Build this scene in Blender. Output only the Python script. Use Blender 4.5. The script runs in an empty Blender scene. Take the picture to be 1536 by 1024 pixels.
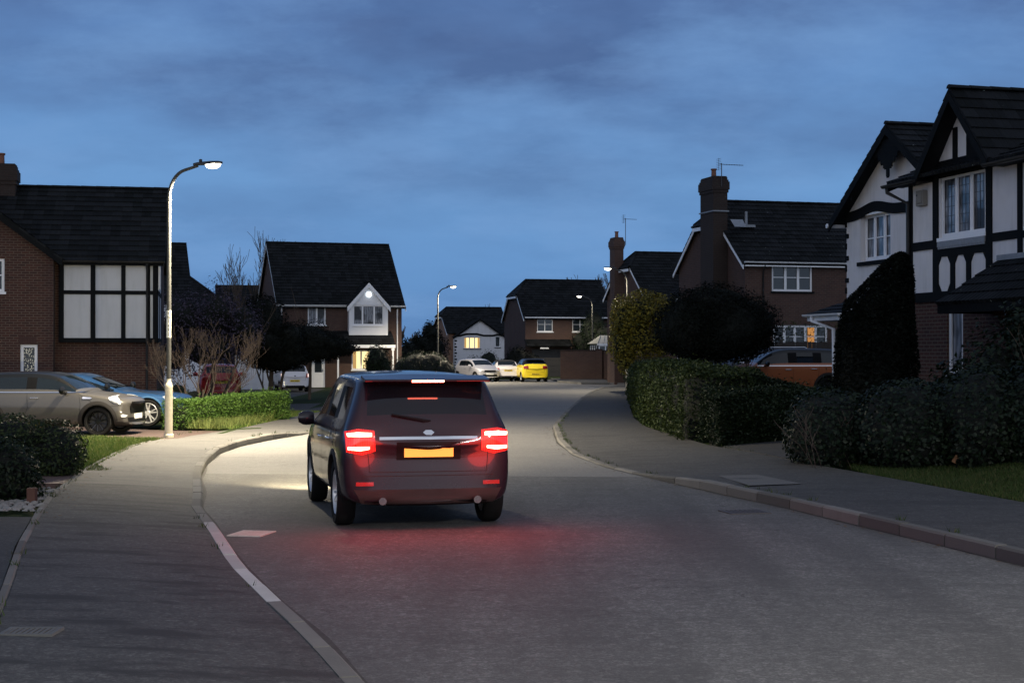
import bpy, bmesh, math, random
import numpy as np
from mathutils import Vector, Matrix
from mathutils.bvhtree import BVHTree
random.seed(7)
rng = np.random.default_rng(11)
PI = math.pi
R = math.radians
scene = bpy.context.scene
COL = scene.collection
F = 2300.0      # focal length in photo pixels
CH = 1.87       # camera height
HY = 528.0      # horizon row

def W(px, py, d):
    return Vector(((px-768)/F*d, d, CH-(py-HY)/F*d))

def G(px, py, z=0.0):
    d = (CH-z)*F/(py-HY)
    return ((px-768)*d/F, d)

def sstep(t):
    t = max(0.0, min(1.0, t))
    return t*t*(3-2*t)

def interp(tab, y):
    if y <= tab[0][0]:
        return tab[0][1]
    for (a, b), (c, d) in zip(tab, tab[1:]):
        if y <= c:
            return b+(d-b)*(y-a)/(c-a)
    return tab[-1][1]

# ------------------------------------------------------------------ tagging
def tag(o, label=None, cat=None, group=None, kind=None):
    if label: o['label'] = label
    if cat: o['category'] = cat
    if group: o['group'] = group
    if kind: o['kind'] = kind
    return o

def empty(name, loc=(0, 0, 0), rz=0.0):
    o = bpy.data.objects.new(name, None)
    o.empty_display_size = 0.3
    o.location = loc
    o.rotation_euler = (0, 0, rz)
    COL.objects.link(o)
    return o

def copy_tree(o, parent=None):
    c = o.copy()
    COL.objects.link(c)
    c.parent = parent
    for ch in list(o.children):
        copy_tree(ch, c)
    return c

# ------------------------------------------------------------------ materials
class NT:
    def __init__(self, name):
        self.m = bpy.data.materials.new(name)
        self.m.use_nodes = True
        self.nt = self.m.node_tree
        self.nt.nodes.clear()
        self.out = self.n('ShaderNodeOutputMaterial')
    def n(self, t, **kw):
        x = self.nt.nodes.new(t)
        for k, v in kw.items():
            setattr(x, k, v)
        return x
    def l(self, a, b):
        self.nt.links.new(a, b)
    def val(self, sock, v):
        if hasattr(v, 'node'):
            self.l(v, sock)
        else:
            sock.default_value = v
    def math(self, op, a, b=0.0, c=None, clamp=False):
        x = self.n('ShaderNodeMath', operation=op, use_clamp=clamp)
        self.val(x.inputs[0], a); self.val(x.inputs[1], b)
        if c is not None: self.val(x.inputs[2], c)
        return x.outputs[0]
    def mix(self, fac, a, b, mode='MIX'):
        x = self.n('ShaderNodeMix', data_type='RGBA', blend_type=mode)
        self.val(x.inputs[0], fac)
        self.val(x.inputs[6], c4(a)); self.val(x.inputs[7], c4(b))
        return x.outputs[2]
    def noise(self, vec, scale, detail=3.0, rough=0.55):
        x = self.n('ShaderNodeTexNoise')
        if vec is not None: self.l(vec, x.inputs['Vector'])
        x.inputs['Scale'].default_value = scale
        x.inputs['Detail'].default_value = detail
        x.inputs['Roughness'].default_value = rough
        return x.outputs['Fac']
    def ramp(self, fac, stops):
        x = self.n('ShaderNodeValToRGB')
        e = x.color_ramp.elements
        while len(e) < len(stops): e.new(0.5)
        for i, (p, c) in enumerate(stops):
            e[i].position = p
            e[i].color = c4(c) if not isinstance(c, (int, float)) else (c, c, c, 1)
        self.l(fac, x.inputs[0])
        return x.outputs[0]
    def obj(self):
        return self.n('ShaderNodeTexCoord').outputs['Object']
    def scaled(self, vec, s):
        x = self.n('ShaderNodeVectorMath', operation='MULTIPLY')
        self.l(vec, x.inputs[0]); x.inputs[1].default_value = s
        return x.outputs[0]
    def bump(self, h, strength=0.3, dist=0.01):
        x = self.n('ShaderNodeBump')
        x.inputs['Strength'].default_value = strength
        x.inputs['Distance'].default_value = dist
        self.l(h, x.inputs['Height'])
        return x.outputs[0]
    def bsdf(self, color, rough=0.6, metal=0.0, normal=None, **kw):
        b = self.n('ShaderNodeBsdfPrincipled')
        self.val(b.inputs['Base Color'], c4(color))
        self.val(b.inputs['Roughness'], rough)
        b.inputs['Metallic'].default_value = metal
        for k, v in kw.items():
            self.val(b.inputs[k.replace('_', ' ')], v)
        if normal is not None: self.l(normal, b.inputs['Normal'])
        self.l(b.outputs[0], self.out.inputs[0])
        return b

def c4(c):
    if hasattr(c, 'node'): return c
    if isinstance(c, (int, float)): return (c, c, c, 1)
    return (c[0], c[1], c[2], 1) if len(c) == 3 else c

MAT = {}
def simple(name, color, rough=0.6, metal=0.0, var=0.15, scale=6.0, bump=0.0, bscale=60.0, **kw):
    """plain surface with slight mottling"""
    if name in MAT: return MAT[name]
    t = NT(name)
    v = t.obj()
    n = t.noise(v, scale, 4)
    lo = [c*(1-var) for c in color]; hi = [min(1, c*(1+var)) for c in color]
    col = t.mix(n, lo, hi)
    nor = None
    if bump: nor = t.bump(t.noise(v, bscale, 2), bump, 0.01)
    rr = t.math('ADD', rough-0.08, t.math('MULTIPLY', t.noise(v, scale*2.3, 3), 0.16))
    t.bsdf(col, rr, metal, nor, **kw)
    MAT[name] = t.m
    return t.m

def emis(name, color, strength):
    if name in MAT: return MAT[name]
    t = NT(name)
    e = t.n('ShaderNodeEmission')
    e.inputs[0].default_value = c4(color); e.inputs[1].default_value = strength
    t.l(e.outputs[0], t.out.inputs[0])
    MAT[name] = t.m
    return t.m

def brick_mat(name, c1, c2, mortar, dark=1.0):
    if name in MAT: return MAT[name]
    t = NT(name)
    v = t.obj()
    s = t.n('ShaderNodeSeparateXYZ'); t.l(v, s.inputs[0])
    u = t.math('ADD', s.outputs[0], s.outputs[1])
    cb = t.n('ShaderNodeCombineXYZ'); t.l(u, cb.inputs[0]); t.l(s.outputs[2], cb.inputs[1])
    b = t.n('ShaderNodeTexBrick')
    b.offset = 0.5
    t.l(cb.outputs[0], b.inputs['Vector'])
    b.inputs['Color1'].default_value = c4(c1); b.inputs['Color2'].default_value = c4(c2)
    b.inputs['Mortar'].default_value = c4(mortar)
    b.inputs['Scale'].default_value = 1.0
    b.inputs['Mortar Size'].default_value = 0.011
    b.inputs['Mortar Smooth'].default_value = 0.2
    b.inputs['Bias'].default_value = -0.1
    b.inputs['Brick Width'].default_value = 0.225
    b.inputs['Row Height'].default_value = 0.075
    n = t.noise(v, 0.9, 5, 0.6)
    col = t.mix(t.math('MULTIPLY', n, 0.75), b.outputs['Color'], tuple(x*0.45 for x in c1))
    n2 = t.noise(v, 25.0, 3)
    col = t.mix(t.math('MULTIPLY', n2, 0.35), col, tuple(x*0.5 for x in c2))
    inv = t.math('SUBTRACT', 1.0, b.outputs['Fac'])
    hh = t.math('ADD', inv, t.math('MULTIPLY', n2, 0.25))
    t.bsdf(col, 0.88, 0, t.bump(hh, 0.6, 0.008))
    MAT[name] = t.m
    return t.m

def roof_mat(name, c, lichen=0.5):
    """interlocking concrete tiles; u,v of the mesh are metres along the eave / course number"""
    if name in MAT: return MAT[name]
    t = NT(name)
    uv = t.n('ShaderNodeUVMap'); 
    s = t.n('ShaderNodeSeparateXYZ'); t.l(uv.outputs[0], s.inputs[0])
    wv = t.math('SINE', t.math('MULTIPLY', s.outputs[0], 2*PI/0.3))
    wv2 = t.math('POWER', t.math('ABSOLUTE', wv), 0.6)
    obj = t.obj()
    # tile to tile colour
    fl = t.n('ShaderNodeCombineXYZ')
    t.l(t.math('FLOOR', t.math('DIVIDE', s.outputs[0], 0.3)), fl.inputs[0])
    t.l(t.math('FLOOR', s.outputs[1]), fl.inputs[1])
    wn = t.n('ShaderNodeTexWhiteNoise'); wn.noise_dimensions = '2D'; t.l(fl.outputs[0], wn.inputs[0])
    n = t.noise(obj, 2.0, 5, 0.65)
    base = t.mix(wn.outputs[0], tuple(x*0.45 for x in c), tuple(x*2.0 for x in c))
    base = t.mix(t.math('MULTIPLY', n, 0.6), base, (0.004, 0.006, 0.0045))
    # pale lichen specks
    lf = t.n('ShaderNodeTexVoronoi'); t.l(obj, lf.inputs[0]); lf.inputs['Scale'].default_value = 3.2
    spot = t.math('LESS_THAN', t.math('ADD', lf.outputs['Distance'], t.math('MULTIPLY', t.noise(obj, 30, 2), 0.06)), 0.085)
    area = t.math('GREATER_THAN', t.noise(obj, 0.55, 2), 0.62-0.2*lichen)
    col = t.mix(t.math('MULTIPLY', t.math('MULTIPLY', spot, area), min(1.0, lichen)), base, (0.20, 0.22, 0.20))
    t.bsdf(col, 0.72, 0, t.bump(t.math('ADD', wv2, t.math('MULTIPLY', t.noise(obj, 40, 2), 0.3)), 0.7, 0.02), Specular_IOR_Level=0.12)
    MAT[name] = t.m
    return t.m

def leaf_mat(name, c1, c2, rough=0.5, c3=None):
    if name in MAT: return MAT[name]
    t = NT(name)
    g = t.n('ShaderNodeNewGeometry')
    ri = g.outputs['Random Per Island']
    stops = [(0.0, c1), (1.0, c2)] if c3 is None else [(0.0, c1), (0.7, c2), (1.0, c3)]
    col = t.ramp(ri, stops)
    n = t.noise(t.obj(), 1.3, 3)
    col = t.mix(t.math('MULTIPLY', n, 0.45), col, tuple(x*0.4 for x in c1))
    d = t.n('ShaderNodeBsdfPrincipled')
    t.l(col, d.inputs['Base Color']); d.inputs['Roughness'].default_value = rough
    d.inputs['Specular IOR Level'].default_value = 0.18
    tr = t.n('ShaderNodeBsdfTranslucent'); t.l(col, tr.inputs[0])
    mx = t.n('ShaderNodeMixShader'); mx.inputs[0].default_value = 0.15
    t.l(d.outputs[0], mx.inputs[1]); t.l(tr.outputs[0], mx.inputs[2]); t.l(mx.outputs[0], t.out.inputs[0])
    MAT[name] = t.m
    return t.m

def asphalt_mat(name, base, warm=(1.0, 0.97, 0.93), stain=0.35, oldline=None, stretch=(1, 1, 1), pale=0.0):
    if name in MAT: return MAT[name]
    t = NT(name)
    v = t.obj()
    big = t.noise(v, 0.22, 5, 0.6)
    mid = t.noise(t.scaled(v, stretch), 1.3, 5, 0.65)
    fine = t.noise(v, 85.0, 2, 0.7)
    vo = t.n('ShaderNodeTexVoronoi'); t.l(v, vo.inputs[0]); vo.inputs['Scale'].default_value = 78.0
    grain = t.n('ShaderNodeTexWhiteNoise'); grain.noise_dimensions = '3D'; t.l(vo.outputs['Position'], grain.inputs[0])
    vo2 = t.n('ShaderNodeTexVoronoi'); t.l(v, vo2.inputs[0]); vo2.inputs['Scale'].default_value = 34.0
    gr2 = t.n('ShaderNodeTexWhiteNoise'); gr2.noise_dimensions = '3D'; t.l(vo2.outputs['Position'], gr2.inputs[0])
    g2 = t.math('ADD', t.math('MULTIPLY', t.math('POWER', grain.outputs[0], 3.0), .6), t.math('MULTIPLY', t.math('POWER', gr2.outputs[0], 4.0), .6))
    blot = t.ramp(t.noise(v, 7.0, 5, 0.75), [(0.35, 0.0), (0.68, 1.0)])
    b = tuple(base*w for w in warm)
    col = t.mix(big, tuple(x*0.72 for x in b), tuple(x*1.25 for x in b))
    col = t.mix(t.math('MULTIPLY', g2, 0.75), col, tuple(min(1, x*3.0) for x in b))
    col = t.mix(t.math('MULTIPLY', fine, 0.6), col, tuple(x*0.22 for x in b))
    if pale:    # long streaks worn by wheels along the carriageway
        lane = t.noise(t.scaled(v, (1.1, .10, 1)), 1.0, 4, 0.55)
        col = t.mix(t.math('MULTIPLY', t.ramp(lane, [(0.42, 0.0), (0.62, 1.0)]), pale), col, tuple(x*0.48 for x in b))
        spot = t.noise(v, 2.6, 3, 0.6)
        col = t.mix(t.math('MULTIPLY', t.ramp(spot, [(0.66, 0.0), (0.72, 1.0)]), pale), col, tuple(x*0.35 for x in b))
    col = t.mix(t.math('MULTIPLY', blot, 0.55), col, tuple(x*0.40 for x in b))
    st = t.ramp(mid, [(0.50, 0.0), (0.62, 1.0)])
    col = t.mix(t.math('MULTIPLY', st, stain), col, tuple(x*0.42 for x in b))
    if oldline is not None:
        # older, paler surfacing beyond a transverse joint, lightened further for the lamp's pool
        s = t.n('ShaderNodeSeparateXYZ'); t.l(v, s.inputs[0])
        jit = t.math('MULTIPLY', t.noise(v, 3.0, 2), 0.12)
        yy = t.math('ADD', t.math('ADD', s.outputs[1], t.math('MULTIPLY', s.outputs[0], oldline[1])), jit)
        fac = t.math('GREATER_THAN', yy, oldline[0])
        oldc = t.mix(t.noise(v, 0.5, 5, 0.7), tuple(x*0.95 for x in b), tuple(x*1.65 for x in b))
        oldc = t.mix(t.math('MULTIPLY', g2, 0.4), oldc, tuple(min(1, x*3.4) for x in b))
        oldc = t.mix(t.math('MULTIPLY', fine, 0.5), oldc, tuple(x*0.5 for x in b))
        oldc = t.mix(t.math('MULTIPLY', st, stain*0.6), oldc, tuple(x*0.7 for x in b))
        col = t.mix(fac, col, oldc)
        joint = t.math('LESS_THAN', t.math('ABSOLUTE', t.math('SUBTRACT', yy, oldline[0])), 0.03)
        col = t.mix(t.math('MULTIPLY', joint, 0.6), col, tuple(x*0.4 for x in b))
    # faint cracks
    cr = t.n('ShaderNodeTexVoronoi'); cr.feature = 'DISTANCE_TO_EDGE'
    wob = t.n('ShaderNodeVectorMath', operation='ADD'); nz = t.n('ShaderNodeTexNoise'); t.l(v, nz.inputs[0]); nz.inputs['Scale'].default_value = 3.5; nz.inputs['Detail'].default_value = 5
    t.l(v, wob.inputs[0]); t.l(nz.outputs['Color'], wob.inputs[1]); t.l(wob.outputs[0], cr.inputs[0]); cr.inputs['Scale'].default_value = 0.35
    ck = t.math('MULTIPLY', t.math('LESS_THAN', cr.outputs['Distance'], 0.0045), t.math('GREATER_THAN', big, 0.48))
    col = t.mix(t.math('MULTIPLY', ck, 0.45), col, tuple(x*0.3 for x in b))
    h = t.math('ADD', t.math('MULTIPLY', grain.outputs[0], 0.6), fine)
    t.bsdf(col, 0.82, 0, t.bump(h, 0.55, 0.006), Specular_IOR_Level=0.35)
    MAT[name] = t.m
    return t.m

def paving_mat(name, c1, c2, mortar, bw=0.2, rh=0.1, ang=0.0):
    if name in MAT: return MAT[name]
    t = NT(name)
    v = t.obj()
    mp = t.n('ShaderNodeMapping'); mp.inputs['Rotation'].default_value = (0, 0, ang); t.l(v, mp.inputs[0])
    b = t.n('ShaderNodeTexBrick'); t.l(mp.outputs[0], b.inputs['Vector'])
    b.inputs['Color1'].default_value = c4(c1); b.inputs['Color2'].default_value = c4(c2); b.inputs['Mortar'].default_value = c4(mortar)
    b.inputs['Scale'].default_value = 1.0; b.inputs['Mortar Size'].default_value = 0.006
    b.inputs['Brick Width'].default_value = bw; b.inputs['Row Height'].default_value = rh
    n = t.noise(v, 1.2, 4)
    col = t.mix(t.math('MULTIPLY', n, 0.5), b.outputs['Color'], tuple(x*0.5 for x in c1))
    t.bsdf(col, 0.8, 0, t.bump(t.math('SUBTRACT', 1.0, b.outputs['Fac']), 0.4, 0.005))
    MAT[name] = t.m
    return t.m

def paint_mat(name, c, metallic=0.0, rough=0.28, coat=0.6):
    if name in MAT: return MAT[name]
    t = NT(name)
    v = t.obj()
    n = t.noise(v, 1.6, 4)
    fl = t.noise(v, 260.0, 1)
    col = t.mix(t.math('MULTIPLY', n, 0.25), c, tuple(x*0.62 for x in c))
    col = t.mix(t.math('MULTIPLY', fl, 0.18), col, tuple(min(1, x*1.5) for x in c))
    rr = t.math('ADD', rough, t.math('MULTIPLY', n, 0.12))
    t.bsdf(col, rr, metallic, None, Coat_Weight=coat, Coat_Roughness=0.05, Specular_IOR_Level=0.3)
    MAT[name] = t.m
    return t.m

def glass_mat(name, tint=(0.012, 0.016, 0.02), rough=0.04, spec=0.5):
    if name in MAT: return MAT[name]
    t = NT(name)
    n = t.noise(t.obj(), 0.9, 2)
    t.bsdf(t.mix(n, tint, tuple(x*2.2 for x in tint)), rough, 0, t.bump(n, 0.04, 0.02), Specular_IOR_Level=spec)
    MAT[name] = t.m
    return t.m

M_brickA = brick_mat('red_brick', (0.085, 0.028, 0.018), (0.036, 0.013, 0.010), (0.16, 0.125, 0.095))
M_brickB = brick_mat('brown_brick', (0.095, 0.044, 0.032), (0.052, 0.024, 0.02), (0.10, 0.085, 0.072))
M_brickC = brick_mat('orange_brick', (0.33, 0.16, 0.09), (0.22, 0.10, 0.06), (0.30, 0.25, 0.20))
M_brickD = brick_mat('dark_brick', (0.032, 0.017, 0.013), (0.022, 0.012, 0.010), (0.035, 0.03, 0.026))
M_roof = roof_mat('roof_tiles', (0.0085, 0.009, 0.0105), 0.25)
M_roofL = roof_mat('roof_tiles_lichen', (0.008, 0.0085, 0.010), 1.0)
M_render = simple('white_render', (0.62, 0.61, 0.63), 0.9, var=0.07, scale=3, bump=0.35, bscale=90)
M_panel = simple('infill_panel', (0.50, 0.51, 0.53), 0.9, var=0.09, scale=25, bump=0.3, bscale=130)
M_timber = simple('black_timber', (0.0045, 0.0055, 0.0065), 0.75, var=0.3, scale=9, bump=0.3, bscale=40, Specular_IOR_Level=0.12)
M_upvc = simple('white_plastic', (0.74, 0.75, 0.78), 0.35, var=0.05)
M_wclad = simple('white_cladding', (0.72, 0.73, 0.76), 0.45, var=0.05, scale=4)
M_blackpl = simple('black_plastic', (0.014, 0.014, 0.015), 0.4, var=0.2)
M_lead = simple('lead_flashing', (0.20, 0.22, 0.25), 0.55, var=0.35, scale=12, bump=0.3, bscale=20)
M_clay = simple('clay_pot', (0.16, 0.07, 0.045), 0.8, var=0.3)
M_glass = glass_mat('window_glass')
M_curtain = simple('net_curtain', (0.38, 0.39, 0.42), 0.9, var=0.35, scale=9)
M_metal = simple('galvanised_steel', (0.06, 0.06, 0.057), 0.8, metal=0.3, var=0.25, scale=11)
M_darkmetal = simple('dark_metal', (0.05, 0.05, 0.055), 0.5, metal=0.6, var=0.2)
M_concrete = simple('concrete', (0.34, 0.32, 0.29), 0.9, var=0.3, scale=5, bump=0.4, bscale=70)
M_bark = simple('bark', (0.085, 0.06, 0.042), 0.9, var=0.45, scale=14, bump=0.6, bscale=30)
M_barkp = simple('pale_bark', (0.07, 0.05, 0.038), 0.9, var=0.45, scale=14, bump=0.6, bscale=30)
M_fence = simple('fence_boards', (0.03, 0.024, 0.02), 0.85, var=0.4, scale=4)
M_warm = emis('lamplit_room', (1.0, 0.76, 0.36), 1.5)
M_warm2 = emis('dim_lamplit_room', (1.0, 0.45, 0.14), 0.5)
M_leadline = simple('lead_came', (0.03, 0.03, 0.035), 0.5)

def stained(name, c, amt=.35):
    t = NT(name); v = t.obj()
    n = t.noise(v, 3, 4); run = t.noise(t.scaled(v, (5.0, 5.0, .55)), 1.0, 5, .65); f = t.noise(v, 110, 2)
    col = t.mix(n, tuple(x*.92 for x in c), tuple(min(1, x*1.06) for x in c))
    col = t.mix(t.math('MULTIPLY', t.ramp(run, [(.48, 0.0), (.75, 1.0)]), amt), col, (c[0]*.55, c[1]*.56, c[2]*.52))
    t.bsdf(col, .92, 0, t.bump(f, .4, .01), Specular_IOR_Level=.2)
    return t.m
M_render = stained('stained_render', (0.62, 0.61, 0.63)); M_panel = stained('stained_panel', (0.50, 0.51, 0.53), .3)

# ------------------------------------------------------------------ mesh builder
class MB:
    def __init__(self):
        self.v = []; self.f = []; self.mi = []; self.uv = {}
    def face(self, pts, mi=0, uv=None):
        b = len(self.v)
        self.v.extend([tuple(p) for p in pts])
        self.f.append(tuple(range(b, b+len(pts))))
        self.mi.append(mi)
        if uv is not None: self.uv[len(self.f)-1] = uv
    def box(self, a, b, M=None, mi=0):
        x0, y0, z0 = a; x1, y1, z1 = b
        p = [Vector(c) for c in ((x0,y0,z0),(x1,y0,z0),(x1,y1,z0),(x0,y1,z0),(x0,y0,z1),(x1,y0,z1),(x1,y1,z1),(x0,y1,z1))]
        if M is not None: p = [M @ q for q in p]
        s = len(self.v); self.v.extend([tuple(q) for q in p])
        for f in ((0,3,2,1),(4,5,6,7),(0,1,5,4),(1,2,6,5),(2,3,7,6),(3,0,4,7)):
            self.f.append(tuple(s+i for i in f)); self.mi.append(mi)
    def prism(self, poly, d0, d1, M, mi=0):
        """poly in (u,z); extruded along n from d0 to d1; M maps (u,n,z)"""
        n = len(poly)
        a = [M @ Vector((p[0], d0, p[1])) for p in poly]
        b = [M @ Vector((p[0], d1, p[1])) for p in poly]
        s = len(self.v); self.v.extend([tuple(q) for q in a+b])
        self.f.append(tuple(s+i for i in range(n))); self.mi.append(mi)
        self.f.append(tuple(s+n+i for i in reversed(range(n)))); self.mi.append(mi)
        for i in range(n):
            j = (i+1) % n
            self.f.append((s+i, s+n+i, s+n+j, s+j)); self.mi.append(mi)
    def tube(self, pts, rad, seg=8, mi=0, cap=True):
        pts = [Vector(p) for p in pts]
        if not isinstance(rad, (list, tuple)): rad = [rad]*len(pts)
        rings = []
        prev = None
        for i, p in enumerate(pts):
            t = (pts[min(i+1, len(pts)-1)]-pts[max(i-1, 0)])
            if t.length < 1e-9: t = Vector((0, 0, 1))
            t.normalize()
            if prev is None:
                a = Vector((0, 0, 1)) if abs(t.z) < 0.9 else Vector((1, 0, 0))
                u = t.cross(a).normalized()
            else:
                u = (prev-t*prev.dot(t))
                u = u.normalized() if u.length > 1e-6 else t.orthogonal().normalized()
            prev = u
            w = t.cross(u)
            s = len(self.v)
            for k in range(seg):
                an = 2*PI*k/seg
                self.v.append(tuple(p+(u*math.cos(an)+w*math.sin(an))*rad[i]))
            rings.append(s)
        for a, b in zip(rings, rings[1:]):
            for k in range(seg):
                j = (k+1) % seg
                self.f.append((a+k, a+j, b+j, b+k)); self.mi.append(mi)
        if cap:
            self.f.append(tuple(rings[0]+k for k in reversed(range(seg)))); self.mi.append(mi)
            self.f.append(tuple(rings[-1]+k for k in range(seg))); self.mi.append(mi)
    def lathe(self, prof, seg=24, M=None, mi=0):
        """profile of (r,z) about z"""
        s = len(self.v)
        for r, z in prof:
            for k in range(seg):
                a = 2*PI*k/seg
                p = Vector((r*math.cos(a), r*math.sin(a), z))
                if M is not None: p = M @ p
                self.v.append(tuple(p))
        for i in range(len(prof)-1):
            for k in range(seg):
                j = (k+1) % seg
                self.f.append((s+i*seg+k, s+i*seg+j, s+(i+1)*seg+j, s+(i+1)*seg+k)); self.mi.append(mi)
    def build(self, name, mats, parent=None, smooth=False, bevel=0.0):
        me = bpy.data.meshes.new(name)
        me.from_pydata(self.v, [], self.f)
        if not isinstance(mats, (list, tuple)): mats = [mats]
        for m in mats: me.materials.append(m)
        if len(mats) > 1: me.polygons.foreach_set('material_index', self.mi)
        if self.uv:
            l = me.uv_layers.new(name='UVMap')
            for fi, uv in self.uv.items():
                for k, li in enumerate(me.polygons[fi].loop_indices):
                    l.data[li].uv = uv[k]
        if smooth is True:
            me.shade_smooth()
        elif smooth:
            me.shade_smooth(); me.set_sharp_from_angle(angle=R(smooth))
        me.update()
        o = bpy.data.objects.new(name, me)
        COL.objects.link(o)
        if parent is not None: o.parent = parent
        if bevel:
            b = o.modifiers.new('edge', 'BEVEL'); b.width = bevel; b.segments = 2; b.limit_method = 'ANGLE'
        return o

def np_mesh(name, V, T, mats, parent=None, mi=None, smooth=False, k=3):
    me = bpy.data.meshes.new(name)
    me.vertices.add(len(V)); me.vertices.foreach_set('co', np.asarray(V, dtype=np.float32).ravel())
    T = np.asarray(T, dtype=np.int32)
    me.loops.add(T.size); me.loops.foreach_set('vertex_index', T.ravel())
    me.polygons.add(len(T)); me.polygons.foreach_set('loop_start', np.arange(0, T.size, k, dtype=np.int32))
    me.polygons.foreach_set('loop_total', np.full(len(T), k, dtype=np.int32))
    if not isinstance(mats, (list, tuple)): mats = [mats]
    for m in mats: me.materials.append(m)
    if mi is not None: me.polygons.foreach_set('material_index', np.asarray(mi, dtype=np.int32))
    me.update(calc_edges=True); me.validate()
    if smooth: me.shade_smooth()
    o = bpy.data.objects.new(name, me)
    COL.objects.link(o)
    if parent is not None: o.parent = parent
    return o

# ------------------------------------------------------------------ foliage
def leaf_arrays(P, size, up=0.35, asp=0.55, outward=None):
    """two triangles folded along the midrib for each leaf"""
    n = len(P)
    sz = size*(0.6+0.8*rng.random(n))[:, None]
    d = rng.normal(size=(n, 3)); d /= np.linalg.norm(d, axis=1)[:, None]
    nr = rng.normal(size=(n, 3)); nr[:, 2] += up*3
    if outward is not None: nr = nr*0.7+outward*1.2
    nr /= np.linalg.norm(nr, axis=1)[:, None]
    s = np.cross(d, nr); s /= (np.linalg.norm(s, axis=1)[:, None]+1e-9)
    d = np.cross(nr, s)
    fold = nr*sz*0.12
    a = P-d*sz*0.5; b = P+d*sz*0.5
    l = P+s*sz*asp*0.5+fold; r = P-s*sz*asp*0.5+fold
    V = np.stack([a, l, b, r], 1).reshape(-1, 3)
    base = (np.arange(n)*4)[:, None]
    T = np.concatenate([base+np.array([[0, 1, 2]]), base+np.array([[0, 2, 3]])], 1).reshape(-1, 3)
    return V, T

def vnoise(P, f, seed=0):
    r = np.random.default_rng(seed)
    out = np.zeros(len(P))
    for k in range(5):
        w = r.normal(size=3)*f*(1+0.6*k); ph = r.random()*6.28
        out += np.sin(P@w+ph)/(1+0.5*k)
    return out/2.6

def hull_core(name_unused, V, T, mi, verts, faces):
    pass

def blob_points(n, c, r, shell=0.55, seed=0, lump=0.22, flat_bottom=None):
    d = rng.normal(size=(n, 3)); d /= np.linalg.norm(d, axis=1)[:, None]
    q = vnoise(d, 2.2, seed)
    rad = (1+lump*q)*(shell+(1-shell)*rng.random(n)**0.5)
    rad = rad*np.where(rng.random(n) < .03, 1+.16*rng.random(n), 1.0)
    P = d*rad[:, None]*np.array(r)
    if flat_bottom is not None: P[:, 2] = np.maximum(P[:, 2], flat_bottom*r[2]+0.1*rng.random(n))
    return P+np.array(c), d

def uvsphere(c, r, seed, lump, scale=0.82, nu=20, nv=12, flat_bottom=None):
    th = np.linspace(0, PI, nv+1); ph = np.linspace(0, 2*PI, nu, endpoint=False)
    D = np.array([[math.sin(t)*math.cos(p), math.sin(t)*math.sin(p), math.cos(t)] for t in th for p in ph])
    rad = (1+lump*vnoise(D, 2.2, seed))*scale
    P = D*rad[:, None]*np.array(r)
    if flat_bottom is not None: P[:, 2] = np.maximum(P[:, 2], flat_bottom*r[2])
    P = P+np.array(c)
    Q = [(i*nu+j, i*nu+(j+1) % nu, (i+1)*nu+(j+1) % nu, (i+1)*nu+j) for i in range(nv) for j in range(nu)]
    T = []
    for a, b, c_, d in Q: T += [(a, b, c_), (a, c_, d)]
    return P, np.array(T)

def foliage(name, blobs, n, size, mat, parent=None, core=0.78, coremat=None, up=0.35, lump=0.22, shell=0.6, flat=None, seed=1, asp=0.55):
    """blobs: list of (centre, radii); leaves spread through shells, dark core of packed leaves inside"""
    Vs, Ts, Ms, off = [], [], [], 0
    vol = np.array([b[1][0]*b[1][1]+b[1][1]*b[1][2]+b[1][0]*b[1][2] for b in blobs]); vol = vol/vol.sum()
    for i, (c, r) in enumerate(blobs):
        k = max(20, int(n*vol[i]))
        P, D = blob_points(k, c, r, shell, seed+i, lump, flat)
        V, T = leaf_arrays(P, size, up, asp, D)
        Vs.append(V); Ts.append(T+off); Ms.append(np.zeros(len(T))); off += len(V)
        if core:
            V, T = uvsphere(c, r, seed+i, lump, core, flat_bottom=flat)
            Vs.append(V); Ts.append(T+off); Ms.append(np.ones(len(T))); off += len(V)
    return np_mesh(name, np.concatenate(Vs), np.concatenate(Ts), [mat, coremat or mat], parent, np.concatenate(Ms))

def branches(mb, p, d, length, rad, depth, spread=0.5, split=3, up=0.15, seg=5, rnd=random, curve=0.25, minr=0.004):
    pts = [Vector(p)]; rr = [rad]
    dv = Vector(d).normalized()
    steps = 4
    for i in range(steps):
        dv = (dv+Vector((rnd.uniform(-1, 1), rnd.uniform(-1, 1), rnd.uniform(-0.6, 0.9)+up))*curve*0.5).normalized()
        pts.append(pts[-1]+dv*length/steps)
        rr.append(max(minr, rad*(1-0.45*(i+1)/steps)))
    mb.tube(pts, rr, seg if depth > 1 else 4, cap=(depth == 0))
    if depth <= 0: return
    for k in range(split):
        t = rnd.choice([2, 3, 4, 4])
        nd = (dv+Vector((rnd.uniform(-1, 1), rnd.uniform(-1, 1), rnd.uniform(-0.5, 0.8)+up))*spread).normalized()
        branches(mb, pts[t], nd, length*rnd.uniform(0.6, 0.85), rr[t]*rnd.uniform(0.55, 0.75), depth-1, spread, split, up, seg, rnd, curve, minr)

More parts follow.
